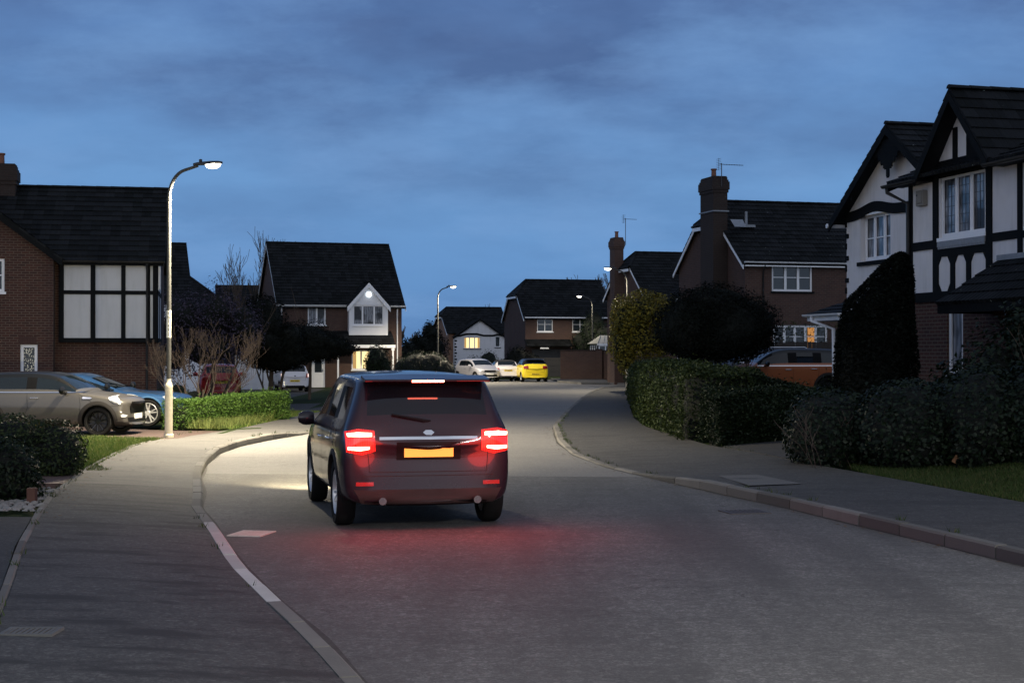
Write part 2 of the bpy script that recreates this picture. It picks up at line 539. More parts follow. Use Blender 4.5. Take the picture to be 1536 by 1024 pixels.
M_core = simple('packed_leaves', (0.003, 0.005, 0.003), 0.95, var=0.5, scale=12)
M_leafdark = leaf_mat('dark_leaves', (0.006, 0.013, 0.006), (0.022, 0.036, 0.013))
M_leafblack = leaf_mat('conifer_leaves', (0.0016, 0.0032, 0.0018), (0.005, 0.008, 0.004), 0.8)
M_leafbox = leaf_mat('box_leaves', (0.035, 0.080, 0.015), (0.095, 0.17, 0.03), 0.5)
M_leafivy = leaf_mat('ivy_leaves', (0.003, 0.008, 0.0035), (0.020, 0.034, 0.016), 0.45)
M_leafyel = leaf_mat('golden_leaves', (0.09, 0.11, 0.02), (0.34, 0.28, 0.03), 0.5)
M_leafmix = leaf_mat('shrub_leaves', (0.010, 0.022, 0.007), (0.055, 0.075, 0.02), 0.5)
M_leafpurple = leaf_mat('purple_leaves', (0.045, 0.035, 0.06), (0.11, 0.09, 0.13), 0.6)
from mathutils.geometry import tessellate_polygon
LK = [(2.2,-12),(1.5,0),(0.45,4.5),(-.84,8.67),(-1.26,10.07),(-1.61,11.1),(-2.35,13.4),(-3.1,16.2),(-3.7,18.3),(-4.09,20.3),(-4.62,22.8),(-5.05,25.4),(-5.38,28.2),(-5.40,30.6),(-5.15,32.6),(-4.75,34.7),(-4.5,36.5),(-4.2,40),(-3.6,48),(-2.8,57),(-2.1,67),(-2.1,76),(-3,85),(-5.5,93),(-7,104)]
RK = [(10.2,-12),(7.6,0),(5.75,8.2),(4.49,13.4),(3.3,18.4),(2.22,22.2),(1.5,25),(1.1,28),(0.95,32),(1.0,37.5),(1.17,40.2),(1.70,47.8),(2.6,59),(3.53,69.4),(4.6,78)]
RK2 = RK+[(5.6,81.3),(8,83.2),(14,85),(40,88)]
OUT = [(40,93),(14,89.8),(6.4,88.3),(4.05,89.2),(2.9,95),(2.6,104),(-7,104)]
LB = [(0.2,-12),(-0.8,0),(-2.2,5),(-2.85,8),(-3.34,10),(-3.77,11.6),(-4.41,13.9),(-5.14,16.8),(-5.65,19),(-5.85,20.2),(-6.46,23.7),(-7.04,28.3),(-7.12,30.8),(-7.0,33.4),(-6.64,35.7),(-6.14,38.4),(-5.6,45.7),(-4.7,57),(-3.9,67),(-3.9,76),(-4.9,85),(-8,93),(-9.2,104)]
RB = [(12.4,-12),(9.8,0),(8.1,8),(7.0,13.4),(5.98,17.9),(5.66,19.4),(5.12,22.1),(4.6,24.5),(4.15,27),(3.7,29),(3.15,36),(3.25,41),(3.7,48),(4.55,59),(5.5,69.4),(6.5,76)]
xy = lambda T: sorted([(b, a) for a, b in T])
fLK, fRK, fLB, fRB = [xy(t) for t in (LK, RK, LB, RB)]
def zL(y):   # kerb height on the left
    if y < 21.5: return 0.035
    if y < 23.5: return 0.035+(y-21.5)/2*0.085
    if y < 33.5: return 0.12
    if y < 35: return 0.12-(y-33.5)/1.5*0.095
    if y < 41: return 0.025
    return min(0.1, 0.025+(y-41)*0.03)
def zR(y):
    if y < 21.2: return 0.125
    if y < 23.2: return 0.125-(y-21.2)/2*0.1
    if y < 30: return 0.025
    return min(0.09, 0.025+(y-30)*0.015)

def hgt(x, y):
    """garden level either side of the street"""
    y_ = max(-12, min(76, y))
    if y > 78 and -9 < x < 60: 
        base = 0.06
        return base
    l, r = interp(fLB, y), interp(fRB, y_)
    if l+0.5 < x < r-0.5: return -0.10
    if x >= r-0.5:
        return 0.06+0.42*sstep((x-r-0.6)/4.5)*sstep((84-y)/6)
    return 0.06-0.10*sstep((y-31.3)/.6)*sstep((-x-6.7)/.6)-0.34*sstep((y-50)/18)*sstep((-x-7.5)/5)

def poly_sheet(name, pts, z, mat, skirt=0.0, kind='structure'):
    P = [Vector((p[0], p[1], p[2] if len(p) > 2 else z)) for p in pts]
    tris = tessellate_polygon([[Vector((p.x, p.y, 0)) for p in P]])
    mb = MB()
    for t in tris:
        a, b, c = [P[i] for i in t]
        if (b-a).cross(c-a).z < 0: b, c = c, b
        mb.face((a, b, c))
    if skirt:
        n = len(P)
        for i in range(n):
            a, b = P[i], P[(i+1) % n]
            mb.face((a, b, b-Vector((0, 0, skirt)), a-Vector((0, 0, skirt))))
    o = mb.build(name, mat)
    tag(o, kind=kind)
    return o

# --- base terrain
M_soil = (lambda: None)
t = NT('garden_ground')
v = t.obj()
n1 = t.noise(v, 0.8, 5, 0.6); n2 = t.noise(v, 22, 3, 0.7)
col = t.mix(n1, (0.018, 0.032, 0.010), (0.040, 0.058, 0.018))
col = t.mix(t.math('MULTIPLY', n2, 0.6), col, (0.010, 0.012, 0.006))
t.bsdf(col, 0.95, 0, t.bump(n2, 0.9, 0.03), Specular_IOR_Level=0.1)
M_ground = t.m
xs = np.concatenate([np.arange(-60, -16, 2.0), np.arange(-16, 16, 0.5), np.arange(16, 61, 2.0)])
ys = np.concatenate([np.arange(-16, 110, 0.5), np.arange(110, 190, 4.0)])
V = np.array([(x, y, (hgt(x, y) if not (y > 76 and -9.2 < x < 60 and y < 106) else (-0.1 if (y > 76 and y < 106 and (x < 3.2 or y < 93)) else 0.06))) for y in ys for x in xs])
nx = len(xs)
Q = [(j*nx+i, j*nx+i+1, (j+1)*nx+i+1, (j+1)*nx+i) for j in range(len(ys)-1) for i in range(nx-1)]
o = np_mesh('garden_terrain', V, Q, M_ground, k=4, smooth=True); tag(o, kind='structure')
mb = MB(); mb.face([(-1500, -600, -0.45), (1500, -600, -0.45), (1500, 2600, -0.45), (-1500, 2600, -0.45)])
o = mb.build('ground', M_ground); tag(o, kind='structure')

# --- road
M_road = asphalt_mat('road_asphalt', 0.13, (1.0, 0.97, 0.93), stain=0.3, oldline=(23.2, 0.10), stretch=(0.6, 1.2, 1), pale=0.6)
road_pts = LK+[p for p in reversed(OUT) if p != (-7, 104)]+list(reversed(RK2))
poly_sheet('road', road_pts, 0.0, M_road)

# --- pavements as strips from the back of the kerb to the back edge
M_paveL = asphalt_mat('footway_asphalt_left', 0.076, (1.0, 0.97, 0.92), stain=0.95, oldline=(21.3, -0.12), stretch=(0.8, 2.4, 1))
M_paveR = asphalt_mat('footway_asphalt_right', 0.064, (1.0, 0.97, 0.93), stain=0.5, stretch=(0.6, 1.8, 1))
def strip(name, fk, fb, zk, zb, ysamp, side, mat):
    mb = MB(); prev = None
    for y in ysamp:
        k = interp(fk, y)+side*0.125; b = interp(fb, y)
        cur = (Vector((k, y, zk(y)-0.003)), Vector(((k+b)/2, y, (zk(y)+zb(y))/2+0.012)), Vector((b, y, zb(y))), Vector((b, y, -0.3)))
        if prev:
            for i in range(3):
                q = (prev[i], prev[i+1], cur[i+1], cur[i])
                if side > 0: q = q
                else: q = tuple(reversed(q))
                mb.face(q)
        prev = cur
    o = mb.build(name, mat, smooth=40); tag(o, kind='structure')
ysL = sorted(set(list(np.arange(-12, 104, 1.0))+[21.5, 23.5, 33.5]))
zbL = lambda y: 0.12-0.07*sstep((y-30.8)/1.2)*sstep((39-y)/3)
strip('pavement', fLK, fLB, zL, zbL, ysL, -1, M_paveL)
ysR = sorted(set(list(np.arange(-12, 76, 1.0))+[21.2, 23.2, 76]))
strip('pavement', fRK, fRB, zR, lambda y: 0.12, ysR, 1, M_paveR)
poly_sheet('pavement', [(4.43,76),(4.7,78),(5.7,81.2),(8,83.05),(14,84.8),(40,87.8),(40,82),(14,79.5),(8,78.5),(6.5,76)], 0.1, M_paveR, skirt=0.3)
poly_sheet('pavement', [(40,93.1),(14,89.95),(6.4,88.45),(4.2,89.35),(3.05,95),(2.75,104),(6,104),(6,93),(14,92.5),(40,96)], 0.1, M_paveR, skirt=0.3)

# --- kerbs, stone by stone
def kerb_mat(name, c, lo=.35):
    t = NT(name)
    g = t.n('ShaderNodeNewGeometry'); v = t.obj()
    n = t.noise(v, 3.0, 5, 0.65); nf = t.noise(v, 70, 2)
    col = t.mix(g.outputs['Random Per Island'], tuple(x*lo for x in c), tuple(x*1.15 for x in c))
    col = t.mix(t.math('MULTIPLY', n, 0.6), col, tuple(x*0.35 for x in c))
    col = t.mix(t.math('MULTIPLY', nf, 0.3), col, tuple(x*0.5 for x in c))
    t.bsdf(col, 0.88, 0, t.bump(nf, 0.5, 0.006))
    return t.m
M_kerb = kerb_mat('kerb_concrete', (0.19, 0.18, 0.162))
M_kerbw = kerb_mat('pale_kerb_concrete', (0.58, 0.565, 0.53), .8)
def resample(pts, step):
    out = [Vector(pts[0])]; acc = 0
    for a, b in zip(pts, pts[1:]):
        a, b = Vector(a), Vector(b); L = (b-a).length; s = step-acc
        while s <= L:
            out.append(a+(b-a)*s/L); s += step
        acc = L-(s-step)
    return out
def kerb(name, line, zf, side, step=0.915, pale=None, wide=0.125):
    mb = MB(); P = resample(line, step)
    for a, b in zip(P, P[1:]):
        d = (b-a).normalized(); n = Vector((-d.y, d.x))*(1 if side < 0 else -1)
        a2 = a+d*0.011; b2 = b-d*0.011
        mid = (a.y+b.y)/2; mi = 1 if (pale and pale[0] < mid < pale[1]) else 0
        jz = random.uniform(-.004, .004); za, zb = zf(a.y)+jz, zf(b.y)+jz
        jx = random.uniform(-.004, .004)
        prof = lambda p, z: [p-n*jx, p-n*jx, p+n*0.022, p+n*wide, p+n*wide]
        pa = prof(a2, za); pb = prof(b2, zb)
        hs = lambda z: [-0.15, z-0.018, z+0.002, z+0.002, -0.15]
        A = [Vector((p.x, p.y, h)) for p, h in zip(pa, hs(za))]; B = [Vector((p.x, p.y, h)) for p, h in zip(pb, hs(zb))]
        s = len(mb.v); mb.v += [tuple(q) for q in A+B]
        for i in range(4):
            f = (s+i, s+i+1, s+5+i+1, s+5+i)
            mb.f.append(f if side > 0 else tuple(reversed(f))); mb.mi.append(mi)
        mb.f.append((s, s+1, s+2, s+3, s+4)); mb.mi.append(mi)
        mb.f.append((s+9, s+8, s+7, s+6, s+5)); mb.mi.append(mi)
    o = mb.build(name, [M_kerb, M_kerbw]); tag(o, kind='structure'); return o
kerb('kerb', LK, zL, -1, pale=(11.2, 16.3))
kerb('kerb', RK2, lambda y: zR(y) if y < 70 else 0.1, 1)
kerb('kerb', OUT[:-1], lambda y: 0.1, 1)
# narrow edging at the back of the left footway
kerb('pavement_edging', [(a, b) for a, b in LB if -1 < b < 31], lambda y: 0.128, -1, wide=0.07)
# the tar seam beside each kerb is a thin strip of darker mastic
M_tar = simple('gutter_silt', (0.045, 0.042, 0.038), 0.9, var=0.6, scale=8)
for nm, line, sd in (('gutter', [p for p in LK if p[1] < 60], 1), ('gutter', RK, -1)):
    mb = MB(); P = resample(line, 0.4)
    for i, (a, b) in enumerate(zip(P, P[1:])):
        d = (b-a).normalized(); n = Vector((-d.y, d.x))*(-1 if sd > 0 else 1)
        wq = lambda q: 0.03+0.012*math.sin(q*0.7)+0.012*math.sin(q*.23+1); w1 = wq(i); w2 = wq(i+1)
        q = [(a.x, a.y, .004), (b.x, b.y, .004), (b.x+n.x*w2, b.y+n.y*w2, .004), (a.x+n.x*w1, a.y+n.y*w1, .004)]
        if sd > 0: q.reverse()
        mb.face(q)
    tag(mb.build(nm, M_tar), kind='structure')

# --- drives, paths, patches
M_block = paving_mat('brown_block_paving', (0.075, 0.045, 0.036), (0.05, 0.032, 0.028), (0.025, 0.02, 0.018), ang=0.3)
M_redpav = paving_mat('red_path_paving', (0.14, 0.085, 0.07), (0.11, 0.07, 0.06), (0.04, 0.03, 0.025), 0.45, 0.45, 0.15)
M_drive = asphalt_mat('drive_asphalt', 0.045, (1, 0.98, 0.98), stain=0.3)
poly_sheet('driveway', [(-7.08,31.5),(-7.0,33.4),(-6.66,35.5),(-8.1,35.8),(-12,38.5),(-12.5,47),(-27,45),(-27,31.9),(-9,32)], 0.045, M_block, skirt=0.2)
poly_sheet('garden_path', [(-5.95,20.4),(-6.35,22.7),(-10.5,22.2),(-10.2,19.9)], 0.128, M_redpav, skirt=0.2)
poly_sheet('driveway', [(-2.9,8),(-3.42,10),(-3.85,11.6),(-4.5,13.9),(-5.1,16.3),(-12,16.6),(-12,5),(-2.28,5)], 0.122, M_drive, skirt=0.2)
poly_sheet('driveway', [(4.62,24.6),(4.17,27),(3.9,28.4),(6.5,30.5,.35),(9,35,.5),(9,46,.5),(22,50,.5),(22,40,.5),(11,34,.5),(8,26,.46)], 0.13, M_drive, skirt=0.5)
poly_sheet('driveway', [(-5.8,46),(-5.0,55),(-8,62,-.2),(-8,92,-.32),(-22,92,-.32),(-24,60,-.25),(-12,58,-.2)], 0.1, M_drive, skirt=0.4)
tag(poly_sheet('pavement_patch', [(2.93,21.8,.118),(3.5,21.9,.126),(3.82,20.2,.141),(3.08,19.95,.139)], 0.128, simple('pale_repair', (0.10, 0.098, 0.095), 0.9, var=0.2, scale=30, bump=0.4, bscale=90)), kind='structure')

M_line = simple('worn_road_paint', (0.5, 0.5, 0.47), 0.7, var=0.4, scale=12)
for a, b in (((3.2, 80.2), (4.3, 81.9)), ((3.9, 79.2), (4.35, 79.9)), ((2.3, 88.5), (3.6, 88.9))):
    a, b = Vector(a), Vector(b); d = (b-a).normalized(); n = Vector((-d.y, d.x))*.09
    tag(poly_sheet('road_marking', [tuple(a-n), tuple(b-n), tuple(b+n), tuple(a+n)], .004, M_line), kind='structure')
# --- ironwork
def cover(name, cx, cy, z, w, d, rot, mat, bars, label, cat, frame=0.03, mat2=None):
    root = empty(name, (cx, cy, z), rot)
    tag(root, label, cat)
    mb = MB()
    mb.box((-w/2, -d/2, -.05), (w/2, -d/2+frame, .008)); mb.box((-w/2, d/2-frame, -.05), (w/2, d/2, .008))
    mb.box((-w/2, -d/2+frame, -.05), (-w/2+frame, d/2-frame, .008)); mb.box((w/2-frame, -d/2+frame, -.05), (w/2, d/2-frame, .008))
    mb.build('frame', mat, root)
    mb = MB(); mb.box((-w/2+frame, -d/2+frame, -.04), (w/2-frame, d/2-frame, .001), mi=1)
    n = bars
    for i in range(n):
        x = -w/2+frame+(w-2*frame)*(i+0.5)/n
        mb.box((x-0.3*(w-2*frame)/n, -d/2+frame+.01, .002), (x+0.3*(w-2*frame)/n, d/2-frame-.01, .007))
    mb.build('grate', [mat2 or mat, M_tar], root)
M_paleiron = simple('worn_pale_iron', (0.46, 0.43, 0.38), 0.7, var=0.35, scale=18)
cover('drain_cover', -2.68, 15.80, 0.003, 0.36, 0.46, -0.2, M_paleiron, 9, 'pale worn gully grate in the road beside the white dropped kerb', 'drain cover')
cover('inspection_cover', -3.02, 9.64, 0.118, 0.34, 0.26, 0.0, simple('dull_iron', (0.10, 0.10, 0.095), 0.7, var=0.3), 8, 'small ribbed metal cover set in the left footway by its edging', 'inspection cover')
cover('drain_cover', 2.72, 17.95, 0.003, 0.5, 0.42, 0.24, simple('dark_iron', (0.055, 0.05, 0.05), 0.6, var=0.3), 8, 'dark iron gully grate in the road against the right kerb', 'drain cover')

# --- grass blades
def grass(name, poly, n, hgtf, h=0.06, label=None, mat=None):
    P = np.array(poly); mn, mx = P.min(0), P.max(0)
    pts = []
    def inside(x, y):
        c = np.zeros(len(x), bool)
        for (x1, y1), (x2, y2) in zip(poly, poly[1:]+poly[:1]):
            m = ((y1 > y) != (y2 > y)) & (x < (x2-x1)*(y-y1)/((y2-y1) if y2 != y1 else 1e-9)+x1)
            c ^= m
        return c
    C = rng.random((n*4, 2))*(mx-mn)+mn
    C = C[inside(C[:, 0], C[:, 1])][:n]
    q = vnoise(np.c_[C, np.zeros(len(C))], 1.3, 3)
    Z = np.array([hgtf(x, y) for x, y in C])
    k = len(C)
    hh = h*(0.5+0.9*rng.random(k))*(1+0.35*q)
    a = rng.random(k)*6.28; lean = rng.normal(size=(k, 2))*0.5*hh[:, None]
    w = 0.006+0.006*rng.random(k)
    dx, dy = np.cos(a)*w, np.sin(a)*w
    V = np.empty((k, 3, 3))
    V[:, 0] = np.c_[C[:, 0]-dx, C[:, 1]-dy, Z-0.01]; V[:, 1] = np.c_[C[:, 0]+dx, C[:, 1]+dy, Z-0.01]
    V[:, 2] = np.c_[C[:, 0]+lean[:, 0], C[:, 1]+lean[:, 1], Z+hh]
    o = np_mesh(name, V.reshape(-1, 3), np.arange(k*3).reshape(-1, 3), mat)
    tag(o, label, 'grass', kind='stuff')
    return o
M_grass = leaf_mat('grass_blades', (0.05, 0.095, 0.018), (0.12, 0.18, 0.035), 0.7, (0.24, 0.22, 0.08))
M_grassR = leaf_mat('verge_blades', (0.018, 0.042, 0.010), (0.055, 0.085, 0.02), 0.7, (0.11, 0.10, 0.045))
grass('grass', [(-5.95,22.7),(-6.46,23.9),(-7.04,28.4),(-7.12,31.3),(-9,31.9),(-12,31.4),(-12,22.5)], 70000, lambda x, y: 0.09, 0.06, 'short green lawn in front of the grey and blue cars', M_grass)
grass('grass', [(-6.6,35.9),(-6.14,38.5),(-5.65,45.5),(-12.5,50),(-12.5,44),(-6.9,39.5),(-7.2,37)], 40000, lambda x, y: hgt(x, y)+0.02, 0.07, 'lawn beyond the low clipped hedge by the tree trunks', M_grass)
grass('grass', [(5.2,22.0),(5.68,19.5),(6.0,18),(7.0,13.5),(8.2,13.5),(8.5,18),(8.2,22.3),(5.2,24)], 60000, lambda x, y: hgt(x, y)+0.02, 0.07, 'dark grass verge below the ivy clad hedge', M_grassR)
cover('inspection_cover', 1.72, 39.2, 0.085, 0.55, 0.34, 0.1, M_paleiron, 6, 'pale flat cover in the right footway close to the far kerb', 'inspection cover')
# weeds rooted in the kerb joints and along the back edge
kk = 0; Cw = []
for line, sd, zz in ((fRK, .16, zR), (fLB, -.03, lambda y: .12), (fRB, .04, lambda y: .12), (fLK, -.16, zL)):
    for _ in range(60 if line is not fLK else 22):
        y = random.uniform(9, 45); x = interp(line, y)+sd
        for b_ in range(random.randint(3, 16)): Cw.append((x+random.gauss(0, .03), y+random.gauss(0, .05), zz(y)))
Cw = np.array(Cw); k = len(Cw); hh = .02+.05*rng.random(k); an = rng.random(k)*6.28; le = rng.normal(size=(k, 2))*.4*hh[:, None]
Vw = np.stack([Cw+np.c_[-np.cos(an)*.006, -np.sin(an)*.006, np.full(k, -.01)], Cw+np.c_[np.cos(an)*.006, np.sin(an)*.006, np.full(k, -.01)], Cw+np.c_[le, hh]], 1)
tag(np_mesh('weeds', Vw.reshape(-1, 3), np.arange(k*3).reshape(-1, 3), M_grassR), 'small weeds rooted along the kerb joints and footway edges', 'weeds', kind='stuff')
# pebbles by the corner shrub
k = 420; C = np.c_[-5.25-1.5*rng.random(k), 17.0+2.9*rng.random(k)]
mb = MB()
for x, y in C:
    if x < interp(fLB, y)-0.02:
        s = random.uniform(.025, .06)
        mb.lathe([(0.01*s, 0), (s, s*.35), (s*.7, s*.8), (.01*s, s)], 5, Matrix.Translation((x, y, 0.10)) @ Matrix.Rotation(random.random()*3, 4, 'Z') @ Matrix.Diagonal((1, random.uniform(.6, 1), .8, 1)))
tag(mb.build('pebbles', simple('pale_pebble', (0.22, 0.21, 0.195), 0.8, var=0.4, scale=4)), 'pale pebbles spread along the edge of the left footway', 'pebbles', kind='stuff')
# ------------------------------------------------------------------ facades
def facade(o, u):
    """(u,n,z) -> local; o origin, u unit direction along the wall, n = outward"""
    u = Vector(u).normalized(); n = u.cross(Vector((0, 0, 1)))
    m = Matrix(((u.x, n.x, 0, o[0]), (u.y, n.y, 0, o[1]), (0, 0, 1, o[2]), (0, 0, 0, 1)))
    return m

def wall(mb, M, u0, u1, z0, z1, openings=(), reveal=0.12, mi=0, apex=None, n0=0.0):
    us = sorted(set([u0, u1]+[o[0] for o in openings]+[o[0]+o[2] for o in openings]))
    zs = sorted(set([z0, z1]+[o[1] for o in openings]+[o[1]+o[3] for o in openings]))
    P = lambda u, n, z: M @ Vector((u, n0+n, z))
    for a, b in zip(us, us[1:]):
        for c, d in zip(zs, zs[1:]):
            um, zm = (a+b)/2, (c+d)/2
            if any(o[0] < um < o[0]+o[2] and o[1] < zm < o[1]+o[3] for o in openings): continue
            mb.face((P(a, 0, c), P(b, 0, c), P(b, 0, d), P(a, 0, d)), mi)
    for u, z, w, h in openings:
        r = -reveal
        mb.face((P(u, 0, z), P(u, r, z), P(u, r, z+h), P(u, 0, z+h)), mi)
        mb.face((P(u+w, 0, z), P(u+w, 0, z+h), P(u+w, r, z+h), P(u+w, r, z)), mi)
        mb.face((P(u, 0, z+h), P(u, r, z+h), P(u+w, r, z+h), P(u+w, 0, z+h)), mi)
        mb.face((P(u, 0, z), P(u+w, 0, z), P(u+w, r, z), P(u, r, z)), mi)
    if apex:
        pts = [P(u0, 0, z1), P(u1, 0, z1)]+[P(a, 0, z) for a, z in apex]
        mb.face(pts, mi)

def window(parent, M, u, z, w, h, cols=2, rows=(), rec=0.07, lit=None, curtain=False, lead=False, sill=True, fw=0.06, n0=0.0, sillmat=None, name='window', framemat=None, casement=True):
    """opening lower-left corner at (u,z)"""
    fm = framemat or M_upvc
    f = MB(); a = n0-rec; d = 0.05
    f.box((u+.004, a-d, z+.004), (u+fw, a, z+h-.004), M); f.box((u+w-fw, a-d, z+.004), (u+w-.004, a, z+h-.004), M)
    f.box((u+fw, a-d, z+.004), (u+w-fw, a, z+fw), M); f.box((u+fw, a-d, z+h-fw), (u+w-fw, a, z+h-.004), M)
    ed = [u+fw+(w-2*fw)*i/cols for i in range(cols+1)] if isinstance(cols, int) else [u+fw+(w-2*fw)*c for c in cols]
    mw = fw*0.42
    for e in ed[1:-1]: f.box((e-mw, a-d, z+fw), (e+mw, a+.002, z+h-fw), M)
    for i, (e0, e1) in enumerate(zip(ed, ed[1:])):
        l = e0+(mw if i else 0); r = e1-(mw if i < len(ed)-2 else 0)
        if casement:   # opening sash stands proud
            s = 0.026
            for q in (((l, a-.02, z+fw), (l+s, a+.012, z+h-fw)), ((r-s, a-.02, z+fw), (r, a+.012, z+h-fw)), ((l+s, a-.02, z+fw), (r-s, a+.012, z+fw+s)), ((l+s, a-.02, z+h-fw-s), (r-s, a+.012, z+h-fw))):
                f.box(q[0], q[1], M)
        for rr in rows:
            zz = z+fw+(h-2*fw)*rr
            f.box((l, a-.02, zz-.014), (r, a+.006, zz+.014), M)
    win = f.build(name, fm, parent)
    g = MB()
    P = lambda uu, nn, zz: M @ Vector((uu, nn, zz))
    gl = a-0.035
    if lit:
        g.face((P(u+fw*.5, gl, z+fw*.5), P(u+w-fw*.5, gl, z+fw*.5), P(u+w-fw*.5, gl, z+h-fw*.5), P(u+fw*.5, gl, z+h-fw*.5)))
        g.build('pane', lit, win)
        for (x0, x1) in ((u+fw, u+fw+w*.13), (u+w-fw-w*.13, u+w-fw)):
            k = 6; c = MB()   # a drawn-back curtain, seen as darker folds
            for i in range(k):
                xa = x0+(x1-x0)*i/k; xb = x0+(x1-x0)*(i+1)/k
                c.face((P(xa, gl+.006+.02*(i % 2), z+fw), P(xb, gl+.006+.02*((i+1) % 2), z+fw), P(xb, gl+.006+.02*((i+1) % 2), z+h-fw), P(xa, gl+.006+.02*(i % 2), z+h-fw)))
            c.build('curtain', MAT['lit_curtain'], win)
    else:
        g.face((P(u+fw*.5, gl, z+fw*.5), P(u+w-fw*.5, gl, z+fw*.5), P(u+w-fw*.5, gl, z+h-fw*.5), P(u+fw*.5, gl, z+h-fw*.5)))
        g.build('pane', M_glass if not curtain else MAT['curtained_glass'], win)
    if lead:
        L = MB()
        for i, (e0, e1) in enumerate(zip(ed, ed[1:])):
            for k in range(1, 4): 
                xx = e0+(e1-e0)*k/4; L.box((xx-.005, gl+.001, z+fw), (xx+.005, gl+.006, z+h-fw), M)
            for k in range(1, 6):
                zz = z+fw+(h-2*fw)*k/6; L.box((e0+.03, gl+.001, zz-.005), (e1-.03, gl+.007, zz+.005), M)
        L.build('leading', M_leadline, win)
    if sill:
        s = MB(); s.box((u-.05, n0-.03, z-.07), (u+w+.05, n0+.06, z+.003), M)
        s.build('sill', sillmat or fm, win)
    return win
t = NT('curtained_glass'); v = t.obj()
sx = t.n('ShaderNodeSeparateXYZ'); t.l(v, sx.inputs[0])
fold = t.math('SINE', t.math('MULTIPLY', t.math('ADD', t.math('ADD', sx.outputs[0], sx.outputs[1]), t.math('MULTIPLY', t.noise(v, 2.0, 2), 0.25)), 42.0))
f2 = t.math('ADD', 0.5, t.math('MULTIPLY', fold, 0.5))
big = t.ramp(t.noise(v, 1.4, 2), [(0.42, 0.0), (0.55, 1.0)])
colr = t.mix(t.math('MULTIPLY', f2, 1.0), (0.10, 0.11, 0.13), (0.25, 0.27, 0.31))
colr = t.mix(big, (0.02, 0.024, 0.03), colr)
t.bsdf(colr, 0.35, 0, None, Coat_Weight=0.9, Coat_Roughness=0.03)
MAT['curtained_glass'] = t.m
emis('lit_curtain', (1.0, 0.60, 0.22), 0.55)

# ------------------------------------------------------------------ roofs
def slope(mb, eL, eR, rL, rR, lap=0.022, course=0.30, thick=0.03, start=0.0, uvo=0.0, mi=0):
    """tiled slope from the eave (eL,eR) up to (rL,rR), laid in stepped courses"""
    eL, eR, rL, rR = map(Vector, (eL, eR, rL, rR))
    up = ((rL+rR)/2-(eL+eR)/2)
    # use slant height measured perpendicular to the eave
    ed = (eR-eL).normalized(); per = up-ed*up.dot(ed)
    H = per.length; n = max(2, int(round(H/course)))
    nor = ed.cross(per).normalized()
    if nor.z < 0: nor = -nor
    for k in range(n):
        a = k/n; b = (k+1)/n
        l0 = eL.lerp(rL, a); r0 = eR.lerp(rR, a); l1 = eL.lerp(rL, b); r1 = eR.lerp(rR, b)
        lo = nor*(lap+thick); hi = nor*thick*0.9
        ul0 = (l0-eL).dot(ed)+uvo; ur0 = (r0-eL).dot(ed)+uvo; ul1 = (l1-eL).dot(ed)+uvo; ur1 = (r1-eL).dot(ed)+uvo
        mb.face((l0+lo, r0+lo, r1+hi, l1+hi), mi, uv=[(ul0, k+.05), (ur0, k+.05), (ur1, k+.95), (ul1, k+.95)])
        base = nor*(thick*0.9 if k else -0.02)
        mb.face((l0+base, r0+base, r0+lo, l0+lo), mi, uv=[(ul0, k+.05), (ur0, k+.05), (ur0, k+.05), (ul0, k+.05)])
        # verge edges
        mb.face((l0-nor*.03, l0+lo, l1+hi, l1-nor*.03), mi, uv=[(ul0, k+.5)]*4)
        mb.face((r0+lo, r0-nor*.03, r1-nor*.03, r1+hi), mi, uv=[(ur0, k+.5)]*4)
    # underside
    mb.face((eL-nor*.03, rL-nor*.03, rR-nor*.03, eR-nor*.03), mi, uv=[(0, .5)]*4)

def ridge(mb, a, b, r=0.09, mi=0):
    """half-round ridge tiles, one after another"""
    a, b = Vector(a), Vector(b); L = (b-a).length; n = max(1, int(L/0.45)); d = (b-a)/n
    side = d.cross(Vector((0, 0, 1))).normalized(); upv = side.cross(d).normalized()
    for i in range(n):
        p = a+d*i; q = a+d*(i+1)*1.0
        for k in range(6):
            t0, t1 = PI*k/6, PI*(k+1)/6
            c = lambda pt, t, rr: pt+side*math.cos(t)*rr+upv*(math.sin(t)*rr*0.8)
            ra, rb = r*1.06, r*0.96
            mb.face((c(p, t0, ra), c(q, t0, rb), c(q, t1, rb), c(p, t1, ra)), mi, uv=[(i*.3, .5)]*4)
        mb.face([p+side*math.cos(PI*k/6)*r*1.06+upv*math.sin(PI*k/6)*r*.85 for k in range(7)], mi, uv=[(i*.3, .5)]*7)

def strip_board(mb, a, b, h, t, out, mi=0):
    """board whose top edge runs a->b, hanging down h, thickness t toward out"""
    a, b, out = Vector(a), Vector(b), Vector(out).normalized()
    dn = Vector((0, 0, -h)); o = out*t
    p = [a, b, b+dn, a+dn]; q = [x+o for x in p]
    s = len(mb.v); mb.v += [tuple(x) for x in p+q]
    for f in ((0,1,2,3),(7,6,5,4),(0,4,5,1),(1,5,6,2),(2,6,7,3),(3,7,4,0)):
        mb.f.append(tuple(s+i for i in f)); mb.mi.append(mi)

def gutter(parent, a, b, mat, r=0.055, name='gutter'):
    mb = MB(); a, b = Vector(a), Vector(b); d = (b-a).normalized(); side = d.cross(Vector((0, 0, 1)))
    for rr, fl in ((r, False), (r*.85, True)):
        for k in range(6):
            t0, t1 = PI+PI*k/6, PI+PI*(k+1)/6
            c = lambda pt, t: pt+side*math.cos(t)*rr+Vector((0, 0, 1))*math.sin(t)*rr
            q = (c(a, t0), c(b, t0), c(b, t1), c(a, t1))
            mb.face(tuple(reversed(q)) if fl else q)
    for p in (a, b): mb.face([p+side*math.cos(PI+PI*k/6)*r+Vector((0, 0, 1))*math.sin(PI+PI*k/6)*r for k in range(7)])
    return mb.build(name, mat, parent)

